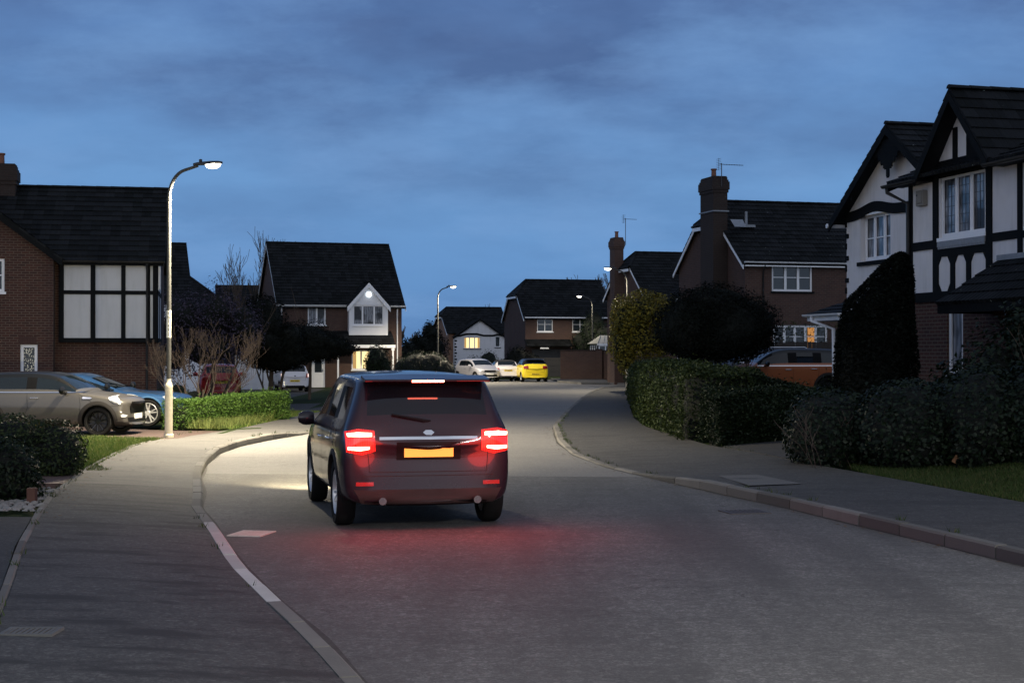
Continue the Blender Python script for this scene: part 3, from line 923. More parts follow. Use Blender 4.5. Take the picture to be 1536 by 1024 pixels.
def downpipe(parent, top, bottom, out, mat, r=0.034):
    mb = MB(); t, b, o = Vector(top), Vector(bottom), Vector(out).normalized()
    mb.tube([t+o*.22, t+o*.22+Vector((0,0,-.08)), t+o*.05+Vector((0,0,-.32)), b+o*.05], r, 8)
    z = t.z-1.0
    while z > b.z+.3:
        mb.tube([Vector((t.x, t.y, z))+o*.05, Vector((t.x, t.y, z-.05))+o*.05], r*1.3, 8); z -= 1.3
    return mb.build('downpipe', mat, parent, smooth=40)

def chimney(parent, cx, cy, w, d, z0, z1, mat, pots=1, corbel=True, lower=None, aerial=None):
    """lower=(w,d,z): wider breast below z"""
    mb = MB()
    if lower: 
        mb.box((cx-lower[0]/2, cy-lower[1]/2, z0), (cx+lower[0]/2, cy+lower[1]/2, lower[2]))
        z0 = lower[2]
    mb.box((cx-w/2, cy-d/2, z0), (cx+w/2, cy+d/2, z1))
    if corbel:
        for k, (e, a, b) in enumerate(((.035, .62, .50), (.07, .50, .18), (.035, .18, .10))):
            mb.box((cx-w/2-e, cy-d/2-e, z1-a), (cx+w/2+e, cy+d/2+e, z1-b))
    mb.box((cx-w/2+.02, cy-d/2+.02, z1), (cx+w/2-.02, cy+d/2-.02, z1+.05))
    ch = mb.build('chimney', mat, parent)
    for i in range(pots):
        x = cx+(i-(pots-1)/2)*.32
        p = MB(); p.lathe([(.13, z1), (.13, z1+.05), (.105, z1+.08), (.095, z1+.34), (.125, z1+.36), (.125, z1+.41), (.07, z1+.41), (.07, z1+.2)], 14, Matrix.Translation((x, cy, 0)))
        p.build('chimney_pot', M_clay, ch, smooth=35)
    if aerial:
        ax, ay, h, dx, dy, boom = aerial
        a = MB(); a.tube([(ax, ay, z1-.4), (ax, ay, z1+h)], .018, 6)
        t = Vector((dx, dy, 0)).normalized(); s = Vector((-t.y, t.x, 0))
        top = Vector((ax, ay, z1+h-.05))
        a.tube([top-t*.15, top+t*boom], .012, 5)
        for k in range(int(boom/.12)):
            p = top+t*(.05+k*.12); a.tube([p-s*.12, p+s*.12], .005, 4); 
        for k in range(-3, 4):
            p = top-t*.13+Vector((0, 0, k*.07)); a.tube([p-s*.2, p+s*.2], .006, 4)
        a.tube([top-t*.13+Vector((0,0,-.25)), top-t*.13+Vector((0,0,.25))], .008, 4)
        a.build('aerial', M_darkmetal, parent)
    return ch

def main_roof(parent, L, D, he, hr, ov=0.3, vg=0.25, mat=None, hipL=0.0, hipR=0.0, fullhip=(False, False), barge=None, y0=0.0, x0=0.0, dropL=None, name='roof'):
    """ridge along x. hipL/hipR: how far down (m) a half-hip bites from the ridge at each end"""
    mat = mat or M_roof
    mb = MB()
    sl = (hr-he)/(D/2)
    ze = he-ov*sl
    xl, xr = x0-vg, x0+L+vg; yf, yb, ym = y0-ov, y0+D+ov, y0+D/2
    def side(hip, full, x, sgn):
        # returns list of ridge x
        if full: return (x, x-sgn*(D/2+ov)*0.95)
        if hip > 0: return (x, x-sgn*hip*0.9)
        return (x, x)
    L0, Lr = side(hipL, fullhip[0], xl, -1); R0, Rr = side(hipR, fullhip[1], xr, 1)
    for yy, sg in ((yf, 1), (yb, -1)):
        cutL = hipL if hipL > 0 and not fullhip[0] else 0
        cutR = hipR if hipR > 0 and not fullhip[1] else 0
        if fullhip[0] or fullhip[1] or (not cutL and not cutR):
            A, B, C, E = (xl, yy, ze), (xr, yy, ze), (Lr, ym, hr), (Rr, ym, hr)
            slope(mb, A, B, C, E)
        else:
            cut = max(cutL, cutR); zc = hr-cut; yc = yy+sg*(zc-ze)/sl
            slope(mb, (xl, yy, ze), (xr, yy, ze), (xl, yc, zc), (xr, yc, zc))
            slope(mb, (xl, yc, zc), (xr, yc, zc), (Lr if cutL else xl, ym, hr), (Rr if cutR else xr, ym, hr))
    for (hip, full, xe, xrg, s) in ((hipL, fullhip[0], xl, Lr, -1), (hipR, fullhip[1], xr, Rr, 1)):
        if full:
            a, b = (xe, yb, ze), (xe, yf, ze)
            if s > 0: a, b = b, a
            slope(mb, a, b, (xrg, ym, hr), (xrg, ym, hr+0.0001))
        elif hip > 0:
            zc = hr-hip; dy = (hip)/sl
            a, b = (xe-s*0.0, ym+dy, zc-.02), (xe, ym-dy, zc-.02)
            ee = 0.12*s
            a = (xe+ee, ym+dy+.05, zc-.07); b = (xe+ee, ym-dy-.05, zc-.07)
            if s > 0: a, b = b, a
            slope(mb, a, b, (xrg, ym, hr), (xrg, ym, hr+0.0001))
        if full or hip > 0:
            zc = ze if full else hr-hip; y1 = yf if full else ym-hip/sl; y2 = yb if full else ym+hip/sl
            ridge(mb, (xe, y1, zc+.03), (xrg, ym, hr+.03)); ridge(mb, (xe, y2, zc+.03), (xrg, ym, hr+.03))
    ridge(mb, (Lr, ym, hr+.02), (Rr, ym, hr+.02))
    rf = mb.build(name, mat, parent)
    if barge:
        for s, x, hip in ((-1, xl, hipL), (1, xr, hipR)):
            if (s < 0 and fullhip[0]) or (s > 0 and fullhip[1]): continue
            b = MB(); top = hr-hip if hip > 0 else hr
            dz = top-he; dy = (top-ze)/sl
            xo = x-s*.03
            strip_board(b, (xo, yf, ze-.01), (xo, yf+dy, top-.03), .17, .03, (s, 0, 0))
            strip_board(b, (xo, yb, ze-.01), (xo, yb-dy, top-.03), .17, .03, (s, 0, 0))
            if hip > 0: strip_board(b, (xo+s*.1, ym-hip/sl, top-.1), (xo+s*.1, ym+hip/sl, top-.1), .15, .03, (s, 0, 0))
            b.build('bargeboard', barge, parent)
    return rf, ze

def fascia(parent, M, u0, u1, z, h, n, mat, thick=0.03, soffit=0.3):
    mb = MB(); mb.box((u0, n-thick, z-h), (u1, n, z), M); mb.box((u0, n-soffit, z-h), (u1, n-thick, z-h+.02), M)
    return mb.build('fascia', mat, parent)

def box_walls(parent, L, D, z0, he, hr, mat, front=(), left=(), right=(), hipL=0, hipR=0, hip=(False, False), x0=0.0, y0=0.0, name='wall', sl=None):
    mb = MB(); sl = (hr-he)/(D/2)
    wall(mb, facade((x0, y0, 0), (1, 0, 0)), 0, L, z0, he, front)
    wall(mb, facade((x0+L, y0+D, 0), (-1, 0, 0)), 0, L, z0, he)
    def ap(h):
        if h > 0: return [(D/2+h/sl, hr-h), (D/2-h/sl, hr-h)]
        return [(D/2, hr)]
    wall(mb, facade((x0, y0+D, 0), (0, -1, 0)), 0, D, z0, he, left, apex=None if hip[0] else ap(hipL))
    wall(mb, facade((x0+L, y0, 0), (0, 1, 0)), 0, D, z0, he, right, apex=None if hip[1] else ap(hipR))
    return mb.build(name, mat, parent)
def house(name, loc, rz, label, cat='house', group=None):
    return tag(empty(name, loc, rz), label, cat, group)

def gable_wing(parent, x0, x1, y0, zb, ze, za, depth, wallmat, openings=(), ov=0.3, vg=0.3, barge=None, roofmat=None, zwall=None):
    """front-facing gable wing; its ridge runs back into the main roof"""
    xa = (x0+x1)/2
    mb = MB()
    if depth > 0: 
        wall(mb, facade((x0, y0, 0), (1, 0, 0)), 0, x1-x0, zb, ze, openings, apex=[(xa-x0, za)])
        wall(mb, facade((x0, y0+depth, 0), (0, -1, 0)), 0, depth, zb, ze)
        wall(mb, facade((x1, y0, 0), (0, 1, 0)), 0, depth, zb, ze)
        mb.face([(x0, y0, zb), (x0, y0+depth, zb), (x1, y0+depth, zb), (x1, y0, zb)])
        mb.build('gable_wall', wallmat, parent)
    return xa

def wing_roof(parent, x0, x1, yf, ze, za, ye, yr, ov=0.25, mat=None, barge=None, bw=0.17):
    xa = (x0+x1)/2; sl = (za-ze)/((x1-x0)/2); zo = ze-ov*sl
    mb = MB()
    slope(mb, (x0-ov, ye, zo), (x0-ov, yf, zo), (xa, yr, za), (xa, yf, za))
    slope(mb, (x1+ov, yf, zo), (x1+ov, ye, zo), (xa, yf, za), (xa, yr, za))
    ridge(mb, (xa, yf, za+.03), (xa, yr, za+.03))
    mb.build('roof', mat or M_roof, parent)
    if barge:
        b = MB()
        strip_board(b, (x0-ov, yf+.02, zo-.02), (xa, yf+.02, za-.03), bw, .035, (0, -1, 0))
        strip_board(b, (x1+ov, yf+.02, zo-.02), (xa, yf+.02, za-.03), bw, .035, (0, -1, 0))
        b.build('bargeboard', barge, parent)

# =============================== left near house with timber panels
h = house('brick_house', (-22.67, 44.71, 0), R(11), 'brick house on the left with six pale panels between black timbers')
box_walls(h, 12, 7, -0.2, 4.83, 7.2, M_brickA)
main_roof(h, 12, 7, 4.83, 7.2, ov=0.35, vg=0.25, mat=M_roof, barge=M_timber)
# wing
mb = MB(); fo = [(3.0, 3.66, 1.0, 1.0), (4.45, 0.15, 0.5, 1.95)]
wall(mb, facade((3.6, -.55, 0), (1, 0, 0)), 0, 5.4, -0.2, 4.83, fo, apex=[(2.7, 6.86)])
wall(mb, facade((9.0, -.55, 0), (0, 1, 0)), 0, 0.55, -0.2, 4.83)
wall(mb, facade((3.6, 0, 0), (0, -1, 0)), 0, 0.55, -0.2, 4.83)
mb.build('wall', M_brickA, h)
Mw = facade((3.6, -.55, 0), (1, 0, 0))
wing_roof(h, 3.6, 9.0, -.83, 4.83, 6.86, -.25, 3.2, ov=0.28, barge=M_timber)
window(h, Mw, 3.0, 3.66, 1.0, 1.0, cols=1, rows=(0.5,), sill=True, sillmat=M_upvc)
t = NT('patterned_lit_glass'); v = t.obj()
vo = t.n('ShaderNodeTexVoronoi'); t.l(v, vo.inputs[0]); vo.inputs['Scale'].default_value = 26
s = t.n('ShaderNodeSeparateXYZ'); t.l(v, s.inputs[0])
sp = t.math('LESS_THAN', vo.outputs['Distance'], t.math('MULTIPLY', t.math('GREATER_THAN', s.outputs[2], 1.25), 0.25))
b = t.bsdf((0.05, 0.055, 0.06), 0.25, 0, None, Emission_Color=(1.0, 0.95, 0.75, 1), Emission_Strength=t.math('MULTIPLY', sp, 0.9))
M_spark = t.m
win = window(h, Mw, 4.45, 0.15, 0.5, 1.95, cols=1, rows=(0.55,), sill=False, casement=False, fw=0.09)
for c in win.children:
    if c.name.startswith('pane'): c.data.materials[0] = M_spark
# soldier course over it and header over the bedroom window
mb = MB()
for (u0, u1, z) in ((4.4, 5.0, 2.12),):
    n = int((u1-u0)/.075)
    for i in range(n): mb.box((u0+i*.075+.005, .001, z), (u0+i*.075+.07, .006, z+.21), Mw)
mb.build('soldier_course', simple('dark_soldier_brick', (0.05, 0.022, 0.017), 0.85, var=0.4, scale=14), h)
# timber-framed upper bay
Mf = facade((9.15, 0, 0), (1, 0, 0))
mb = MB(); mb.box((0.0, 0.0, 2.22), (2.85, .16, 4.70), Mf); mb.build('panel', M_panel, h)
mb = MB()
for a, b in ((-.02, .12), (.90, 1.04), (1.80, 1.93), (2.58, 2.66), (2.74, 2.87)): mb.box((a, .0, 2.2), (b, .195, 4.72), Mf)
for a, b in ((2.16, 2.30), (3.62, 3.74), (4.62, 4.76)): mb.box((-.02, .0, a), (2.87, .19, b), Mf)
Ms = facade((12, -.19, 0), (0, 1, 0))
for a, b in ((0, .10), (1.6, 1.72), (3.2, 3.32)): mb.box((a, .0, 2.2), (b, .05, 4.72), Ms)
for a, b in ((2.16, 2.30), (3.62, 3.74)): mb.box((0, .0, a), (3.4, .045, b), Ms)
mb.build('timber_frame', M_timber, h)
mb = MB(); mb.box((0.05, 0.0, 2.22), (3.3, .03, 4.70), Ms); mb.build('panel', M_panel, h)
window(h, Ms, .35, 3.75, 1.1, .85, cols=2, rec=-.06, sill=False)
fascia(h, facade((9.1, 0, 0), (1, 0, 0)), 0, 3.1, 4.66, .16, .34, M_timber)
gutter(h, (9.2, -.40, 4.62), (12.25, -.40, 4.62), M_blackpl)
downpipe(h, (11.72, -.16, 4.6), (11.72, -.16, 0.0), (0, -1, 0), M_blackpl)
chimney(h, 7.0, 3.3, 0.95, 0.7, 6.3, 7.85, M_brickD, pots=1, aerial=(6.55, 3.3, 1.5, -1, .3, 1.0))

# =============================== house behind it
h = house('brick_house', (-26.3, 81.4, 0), R(17), 'dark tiled house behind the near lamp post with white upper panels and white garage')
box_walls(h, 9, 8, -0.5, 4.76, 8.06, M_brickA)
main_roof(h, 9, 8, 4.76, 8.06, ov=0.3, vg=0.2, barge=M_timber)
Mf = facade((0, 0, 0), (1, 0, 0))
mb = MB(); mb.box((5.2, 0, 2.3), (8.4, .10, 4.6), Mf); mb.build('panel', M_panel, h)
mb = MB()
for u in (5.2, 6.6, 7.4, 8.35): mb.box((u, 0, 2.25), (u+.12, .13, 4.62), Mf)
for z in (2.2, 3.15, 4.5): mb.box((5.2, 0, z), (8.47, .125, z+.12), Mf)
mb.build('timber_frame', M_timber, h)
window(h, Mf, 7.5, 3.3, .8, 1.15, cols=2, rec=-.13, sill=True)
mb = MB(); wall(mb, facade((6.6, -5.2, 0), (1, 0, 0)), 0, 3.6, -0.6, 2.35, [(0.4, -.3, 2.5, 2.2)]); wall(mb, facade((10.2, -5.2, 0), (0, 1, 0)), 0, 5.2, -.6, 2.35)
wall(mb, facade((6.6, 0, 0), (0, -1, 0)), 0, 5.2, -.6, 2.35)
mb.build('garage_wall', M_brickA, h)
mb = MB(); slope(mb, (6.4, -5.45, 2.3), (10.4, -5.45, 2.3), (6.4, -2.6, 3.5), (10.4, -2.6, 3.5)); slope(mb, (10.4, .2, 2.3), (6.4, .2, 2.3), (10.4, -2.6, 3.5), (6.4, -2.6, 3.5)); mb.build('roof', M_roof, h)
def garage_door(parent, M, u, z, w, hh, mat, n=-.06):
    mb = MB(); mb.box((u, n-.05, z), (u+w, n, z+hh), M)
    for i in range(5): mb.box((u+.04, n, z+hh*i/5+.02), (u+w-.04, n+.018, z+hh*(i+1)/5-.02), M)
    d = mb.build('garage_door', mat, parent); return d
garage_door(h, facade((6.6, -5.2, 0), (1, 0, 0)), .4, -.3, 2.5, 2.2, M_upvc)

# distant hipped house between them
h = house('distant_house', (-25.2, 112, 0), R(12), 'far dark roofed house glimpsed behind the purple leaved tree')
box_walls(h, 5.2, 8, -0.5, 4.8, 7.75, M_brickD, hip=(False, True))
main_roof(h, 5.2, 8, 4.8, 7.75, fullhip=(False, True))
mb = MB(); wall(mb, facade((5.2, .6, 0), (1, 0, 0)), 0, 4.6, -.5, 4.6, apex=None); mb.build('wall', M_brickD, h)
mb = MB(); slope(mb, (3.5, .3, 4.5), (9.9, .3, 4.5), (3.5, 3.6, 6.95), (9.9, 3.6, 6.95)); mb.build('roof', M_roof, h)

# =============================== house with the white gable bay
h = house('brick_house', (-14.53, 96, 0), R(17), 'brick house with a white clad gable bay and a bright lamp under its peak')
L, D, he, hr = 7.8, 9.6, 4.9, 9.05
fr = [(1.75, 3.58, 1.15, 1.22), (4.55, .75, 2.0, 1.25), (2.0, -.35, .85, 2.35)]
box_walls(h, L, D, -0.6, he, hr, M_brickB, front=fr)
main_roof(h, L, D, he, hr, ov=0.28, vg=0.22, mat=M_roof, barge=M_upvc)
Mf = facade((0, 0, 0), (1, 0, 0))
window(h, Mf, 1.75, 3.58, 1.15, 1.22, cols=2, curtain=True)
window(h, Mf, 4.55, .75, 2.0, 1.25, cols=[0, .30, .62, 1], lit=M_warm)
fascia(h, Mf, -.2, 4.2, 4.84, .16, .27, M_upvc); fascia(h, Mf, 6.9, 8.0, 4.84, .16, .27, M_upvc)
gutter(h, (-.2, -.33, 4.83), (4.2, -.33, 4.83), M_upvc); gutter(h, (6.95, -.33, 4.83), (8.0, -.33, 4.83), M_upvc)
downpipe(h, (7.5, 0, 4.8), (7.5, 0, -.4), (0, -1, 0), M_upvc, .045)
downpipe(h, (.08, -.05, 4.8), (.08, -.05, 2.6), (0, -1, 0), M_upvc, .045)
wo = [(.25, .97, 2.0, 1.28)]
mb = MB(); x0, x1, yb = 4.3, 6.8, -.45
wall(mb, facade((x0, yb, 0), (1, 0, 0)), 0, 2.5, 2.62, 4.84, [(.25, 3.57, 2.0, 1.28)], apex=[(1.25, 6.2)])
wall(mb, facade((x0, 0, 0), (0, -1, 0)), 0, .45, 2.62, 4.84); wall(mb, facade((x1, yb, 0), (0, 1, 0)), 0, .45, 2.62, 4.84)
mb.face([(x0, yb, 2.62), (x0, 0, 2.62), (x1, 0, 2.62), (x1, yb, 2.62)])
for i in range(1, 17):
    u = x0+2.5*i/17
    mb.box((u-.006, yb-.006, 2.66), (u+.006, yb-.001, 3.5)); 
    ze_ = 4.9+(1-abs(u-5.55)/1.25)*1.2
    if ze_ > 4.95: mb.box((u-.006, yb-.006, 4.9), (u+.006, yb-.001, ze_))
mb.build('gable_bay', M_wclad, h)
window(h, facade((x0, yb, 0), (1, 0, 0)), .25, 3.57, 2.0, 1.28, cols=[0, .3, .7, 1], curtain=True)
wing_roof(h, x0, x1, yb-.14, 4.9, 6.3, -.1, 1.4, ov=.14, barge=M_wclad, bw=.3)
mb = MB(); mb.lathe([(.001, 0), (.16, 0), (.18, .04), (.15, .09), (.001, .11)], 18, Matrix.Translation((5.55, yb-.03, 5.52)) @ Matrix.Rotation(R(90), 4, 'X'))
mb.build('security_light', emis('white_bulkhead', (0.85, 0.95, 1.0), 2.6), h)
# lean-to porch roof along the front
mb = MB(); slope(mb, (-.6, -1.3, 2.32), (7.1, -1.3, 2.32), (-.6, .0, 3.2), (7.1, .0, 3.2)); mb.build('porch_roof', M_roof, h)
mb = MB(); mb.box((-.6, -1.32, 2.14), (7.1, -1.28, 2.33)); mb.box((-.6, -1.28, 2.14), (7.1, 0, 2.17)); mb.build('fascia', M_upvc, h)
for x in (3.45, 6.95):
    mb = MB(); mb.box((x-.05, -1.27, -.4), (x+.05, -1.17, 2.14)); mb.box((x-.09, -1.29, 1.98), (x+.09, -1.15, 2.139)); mb.build('porch_post', M_upvc, h)
def door(parent, M, u, z, w, hh, mat, arch=True, n=-.05):
    mb = MB(); mb.box((u, n-.06, z), (u+.07, n+.02, z+hh), M); mb.box((u+w-.07, n-.06, z), (u+w, n+.02, z+hh), M); mb.box((u+.07, n-.06, z+hh-.07), (u+w-.07, n+.02, z+hh), M)
    mb.box((u+.07, n-.05, z), (u+w-.07, n, z+hh-.07), M)
    mb.box((u+.14, n, z+.12), (u+w-.14, n+.012, z+.75), M)
    d = mb.build('door', mat, parent)
    c = (u+w/2); pw = w*.26; pts = [(c-pw, z+.95), (c+pw, z+.95)]+[(c+pw*math.cos(a), z+1.55+pw*math.sin(a)) for a in [PI*k/8 for k in range(9)]]
    mb = MB(); mb.prism(pts, n+.001, n+.014, M); mb.build('pane', M_glass, d)
    mb = MB(); mb.box((u+w-.15, n, z+.98), (u+w-.12, n+.05, z+1.16), M); mb.build('handle', M_darkmetal, d)
door(h, Mf, 2.0, -.35, .85, 2.35, M_upvc)
h = house('garage', (-16.7, 89.6, -.1), R(12), 'low garage with a white up and over door behind the clipped hedge', 'garage')
mb = MB(); wall(mb, facade((0, 0, 0), (1, 0, 0)), 0, 3.2, -.6, 2.25, [(.5, -.35, 2.3, 2.15)]); wall(mb, facade((3.2, 0, 0), (0, 1, 0)), 0, 5, -.6, 2.25); wall(mb, facade((0, 5, 0), (0, -1, 0)), 0, 5, -.6, 2.25)
mb.build('wall', M_brickD, h)
mb = MB(); slope(mb, (-.2, -.25, 2.25), (3.4, -.25, 2.25), (-.2, 2.5, 3.4), (3.4, 2.5, 3.4)); slope(mb, (3.4, 5.2, 2.25), (-.2, 5.2, 2.25), (3.4, 2.5, 3.4), (-.2, 2.5, 3.4)); mb.build('roof', M_roof, h)
garage_door(h, facade((0, 0, 0), (1, 0, 0)), .5, -.35, 2.3, 2.15, M_wclad)

# =============================== far white gabled house
h = house('rendered_house', (-6.2, 150, 0), R(15), 'farthest house with a white gable and a glowing three pane window')
box_walls(h, 6.0, 7, -1.2, 3.9, 6.35, M_brickC, hipL=.9)
main_roof(h, 6.0, 7, 3.9, 6.35, hipL=.9, mat=M_roof, barge=M_upvc)
Mg = facade((.45, -.7, 0), (1, 0, 0))
mb = MB(); wall(mb, Mg, 0, 5.0, -1.2, 3.45, [(.9, 2.2, 1.7, 1.15), (4.05, 2.35, .55, 1.1)], apex=[(2.5, 5.15)]); wall(mb, facade((5.45, -.7, 0), (0, 1, 0)), 0, .7, -1.2, 3.45); wall(mb, facade((.45, 0, 0), (0, -1, 0)), 0, .7, -1.2, 3.45)
mb.build('gable_wall', M_render, h)
wing_roof(h, .45, 5.45, -.9, 3.45, 5.15, -.4, 2.4, ov=.2, barge=M_timber)
window(h, Mg, .9, 2.2, 1.7, 1.15, cols=3, lit=M_warm, sillmat=M_timber); window(h, Mg, 4.05, 2.35, .55, 1.1, cols=1, sillmat=M_timber)
mb = MB(); pts = [(0, 3.35), (.6, 3.4), (1.2, 3.55), (2.2, 3.55), (2.9, 3.4), (3.9, 3.4), (4.3, 3.5), (5.0, 3.4), (5.0, 3.58), (4.3, 3.68), (3.9, 3.58), (2.9, 3.58), (2.2, 3.73), (1.2, 3.73), (.6, 3.58), (0, 3.53)]
for i in range(7): mb.prism([pts[i], pts[i+1], pts[14-i], pts[15-i]], 0, .05, Mg)
mb.build('timber_band', M_timber, h); mb = MB()
for k in range(14): mb.box((-.02, .0, -1+k*.3), (.22 if k % 2 else .12, .03, -.85+k*.3), Mg)
mb.build('quoin', M_timber, h)

# =============================== far brick house with two bedroom windows
h = house('brick_house', (.98, 113, 0), R(13), 'brick house with clipped gable behind the parked yellow car')
fr = [(.9, 3.38, 1.2, 1.08), (3.6, 3.38, 1.2, 1.08), (.5, 0.0, 2.4, 2.1)]
box_walls(h, 6.6, 7, -0.3, 4.55, 7.35, M_brickB, front=fr, hipL=1.2)
main_roof(h, 6.6, 7, 4.55, 7.35, hipL=1.2, ov=.3, vg=.2, mat=M_roof, barge=M_upvc)
Mf = facade((0, 0, 0), (1, 0, 0))
fascia(h, Mf, -.1, 6.7, 4.46, .14, .29, M_upvc)
for u in (.9, 3.6): window(h, Mf, u, 3.38, 1.2, 1.08, cols=2, rows=(.5,), casement=False)
garage_door(h, Mf, .5, 0, 2.4, 2.1, simple('dark_garage_door', (0.03, 0.028, 0.028), 0.5))
mb = MB(); slope(mb, (-.1, -.9, 2.3), (3.4, -.9, 2.3), (-.1, 0, 2.8), (3.4, 0, 2.8)); mb.build('porch_roof', M_roof, h)
mb = MB(); mb.box((.9, -.93, 2.12), (1.55, -.9, 2.2)); mb.build('lintel', M_upvc, h)

# garden wall of that house
root = tag(empty('garden_wall', (3.2, 101.2, 0)), 'brick garden wall behind the far lamp post right of the yellow car', 'wall')
mb = MB(); mb.box((0, 0, -.2), (2.35, .23, 1.95)); mb.box((2.35, -.1, -.2), (2.75, .33, 2.02)); 
Mr = Matrix.Translation((2.75, .2, 0)) @ Matrix.Rotation(R(-62), 4, 'Z'); mb.box((0, 0, -.2), (5.2, .23, 1.93), Mr)
mb.build('wall', M_brickB, root)
mb = MB(); mb.box((-.03, -.03, 1.951), (2.35, .26, 2.02)); mb.box((2.32, -.13, 2.021), (2.78, .36, 2.09)); mb.box((.05, -.03, 1.931), (5.23, .26, 2.0), Mr); mb.build('coping', M_brickD, root)

# conservatory
h = house('conservatory', (6.05, 107, 0), R(13), 'small white conservatory peeping over the brick garden wall', 'conservatory')
mb = MB()
for i in range(6): mb.box((i*.45, -.03, .1), (i*.45+.07, .05, 2.35))
for z in (.1, .7, 1.75, 2.28): mb.box((.07, -.02, z), (2.25, .04, z+.07))
for j in range(1, 5):
    mb.box((-.03, j*.5, .1), (.05, j*.5+.07, 2.35))
mb.box((-.1, -.12, 2.351), (2.4, .1, 2.45)); mb.build('frame', M_upvc, h)
mb = MB(); mb.face([(.03, .01, .15), (2.25, .01, .15), (2.25, .01, 2.3), (.03, .01, 2.3)]); mb.face([(.01, .05, .15), (.01, 2.3, .15), (.01, 2.3, 2.3), (.01, .05, 2.3)]); mb.build('pane', M_glass, h)
mb = MB(); mb.face([(-.1, -.12, 2.45), (2.4, -.12, 2.45), (2.4, 1.2, 3.05), (.5, 1.2, 3.05)]); mb.face([(-.1, -.12, 2.46), (.5, 1.2, 3.05), (.5, 1.4, 3.05), (-.1, 2.6, 2.46)])
for i in range(7): mb.tube([(-.1+.4*i, -.13, 2.47), (.5+.3*i, 1.2, 3.07)], .02, 4)
mb.build('roof', simple('polycarbonate', (.16, .165, .17), .3), h)

# =============================== chimneyed house in the middle distance
h = house('brick_house', (7.39, 85, 0), R(15), 'brick house with slim chimney and aerial beside the second right lamp')
box_walls(h, 5.5, 6.6, -0.1, 5.2, 7.6, M_brickB, hipL=.9)
main_roof(h, 5.5, 6.6, 5.2, 7.6, hipL=.9, ov=.28, vg=.2, mat=M_roofL, barge=M_upvc)
chimney(h, -.27, 4.1, .55, .85, 0, 8.45, M_brickB, pots=1, aerial=(.1, 3.6, 1.15, 1, .2, .75))
mb = MB(); wall(mb, facade((1.0, -2.5, 0), (1, 0, 0)), 0, 3.0, -.1, 4.9, apex=[(1.5, 5.9)]); wall(mb, facade((1.0, 0, 0), (0, -1, 0)), 0, 2.5, -.1, 4.9); wall(mb, facade((4.0, -2.5, 0), (0, 1, 0)), 0, 2.5, -.1, 4.9); mb.build('gable_wall', M_brickB, h)
wing_roof(h, 1.0, 4.0, -2.75, 4.9, 5.95, -.2, 1.0, ov=.25, mat=M_roofL, barge=M_upvc)
mb = MB(); mb.box((.92, -2.56, .2), (1.08, -2.501, 1.95)); mb.build('corner_board', M_upvc, h)
window(h, facade((1.0, -2.5, 0), (1, 0, 0)), .5, .6, .5, 1.4, cols=1, lit=emis('amber_glow', (1.0, .62, .12), .9), rec=-.05)

# =============================== big brick house with broad chimney on its gable
h = house('brick_house', (9.2, 60.5, 0), R(15.5), 'large brick house with broad chimney on its gable and white edged roof')
L, D, he, hr = 8.0, 7.0, 5.5, 8.15
fr = [(1.15, 4.28, 1.78, 1.12), (1.2, 1.5, 2.4, 1.45)]
box_walls(h, L, D, 0.2, he, hr, M_brickB, front=fr, hipL=.95)
main_roof(h, L, D, he, hr, ov=.25, vg=.2, mat=M_roofL, hipL=.95, barge=M_upvc)
Mf = facade((0, 0, 0), (1, 0, 0))
fascia(h, Mf, -.1, 8.1, 5.42, .17, .24, M_upvc); gutter(h, (-.15, -.30, 5.43), (8.1, -.30, 5.43), M_upvc)
window(h, Mf, 1.15, 4.28, 1.78, 1.12, cols=3, rows=(.5,), sillmat=M_timber)
w = window(h, Mf, 1.2, 1.5, 2.4, 1.45, cols=5, rows=(.7,))
mb = MB(); mb.face([Mf @ Vector(p) for p in ((2.75, -.102, 1.6), (3.15, -.102, 1.6), (3.15, -.102, 2.85), (2.75, -.102, 2.85))]); mb.build('lamp_glow', M_warm2, w)
chimney(h, -.33, 2.35, .62, 1.35, 0, 8.95, M_brickD, pots=1, aerial=(-.33, 1.55, .55, 1, .1, 1.0))
mb = MB(); mb.box((-.68, 1.6, 7.55), (.02, 3.1, 7.6)); mb.face([(0, 1.45, 7.23), (.55, 1.45, 7.23), (.5, 1.0, 6.90), (0, 1.0, 6.90)]); 
mb.tube([(.9, 1.9, 7.0), (.9, 1.9, 7.6)], .06, 8); mb.box((.65, 1.65, 6.95), (1.2, 1.95, 7.05), Matrix.Identity(4)); mb.build('flashing', M_lead, h)
downpipe(h, (.75, 0, 5.35), (.75, 0, .4), (0, -1, 0), M_blackpl)
# plants against the sitting-room window
P = np.c_[1.2+2.6*rng.random(900), -.9+.5*rng.random(900), 1.2+1.9*rng.random(900)**1.3]
V, T = leaf_arrays(P, .09); sp = np_mesh('window_shrub', V, T, M_leafmix, None)
sp.location = (9.2, 60.5, 0); sp.rotation_euler = (0, 0, R(15.5)); tag(sp, 'leafy shrub growing against the ground floor window of the big brick house', 'shrub')

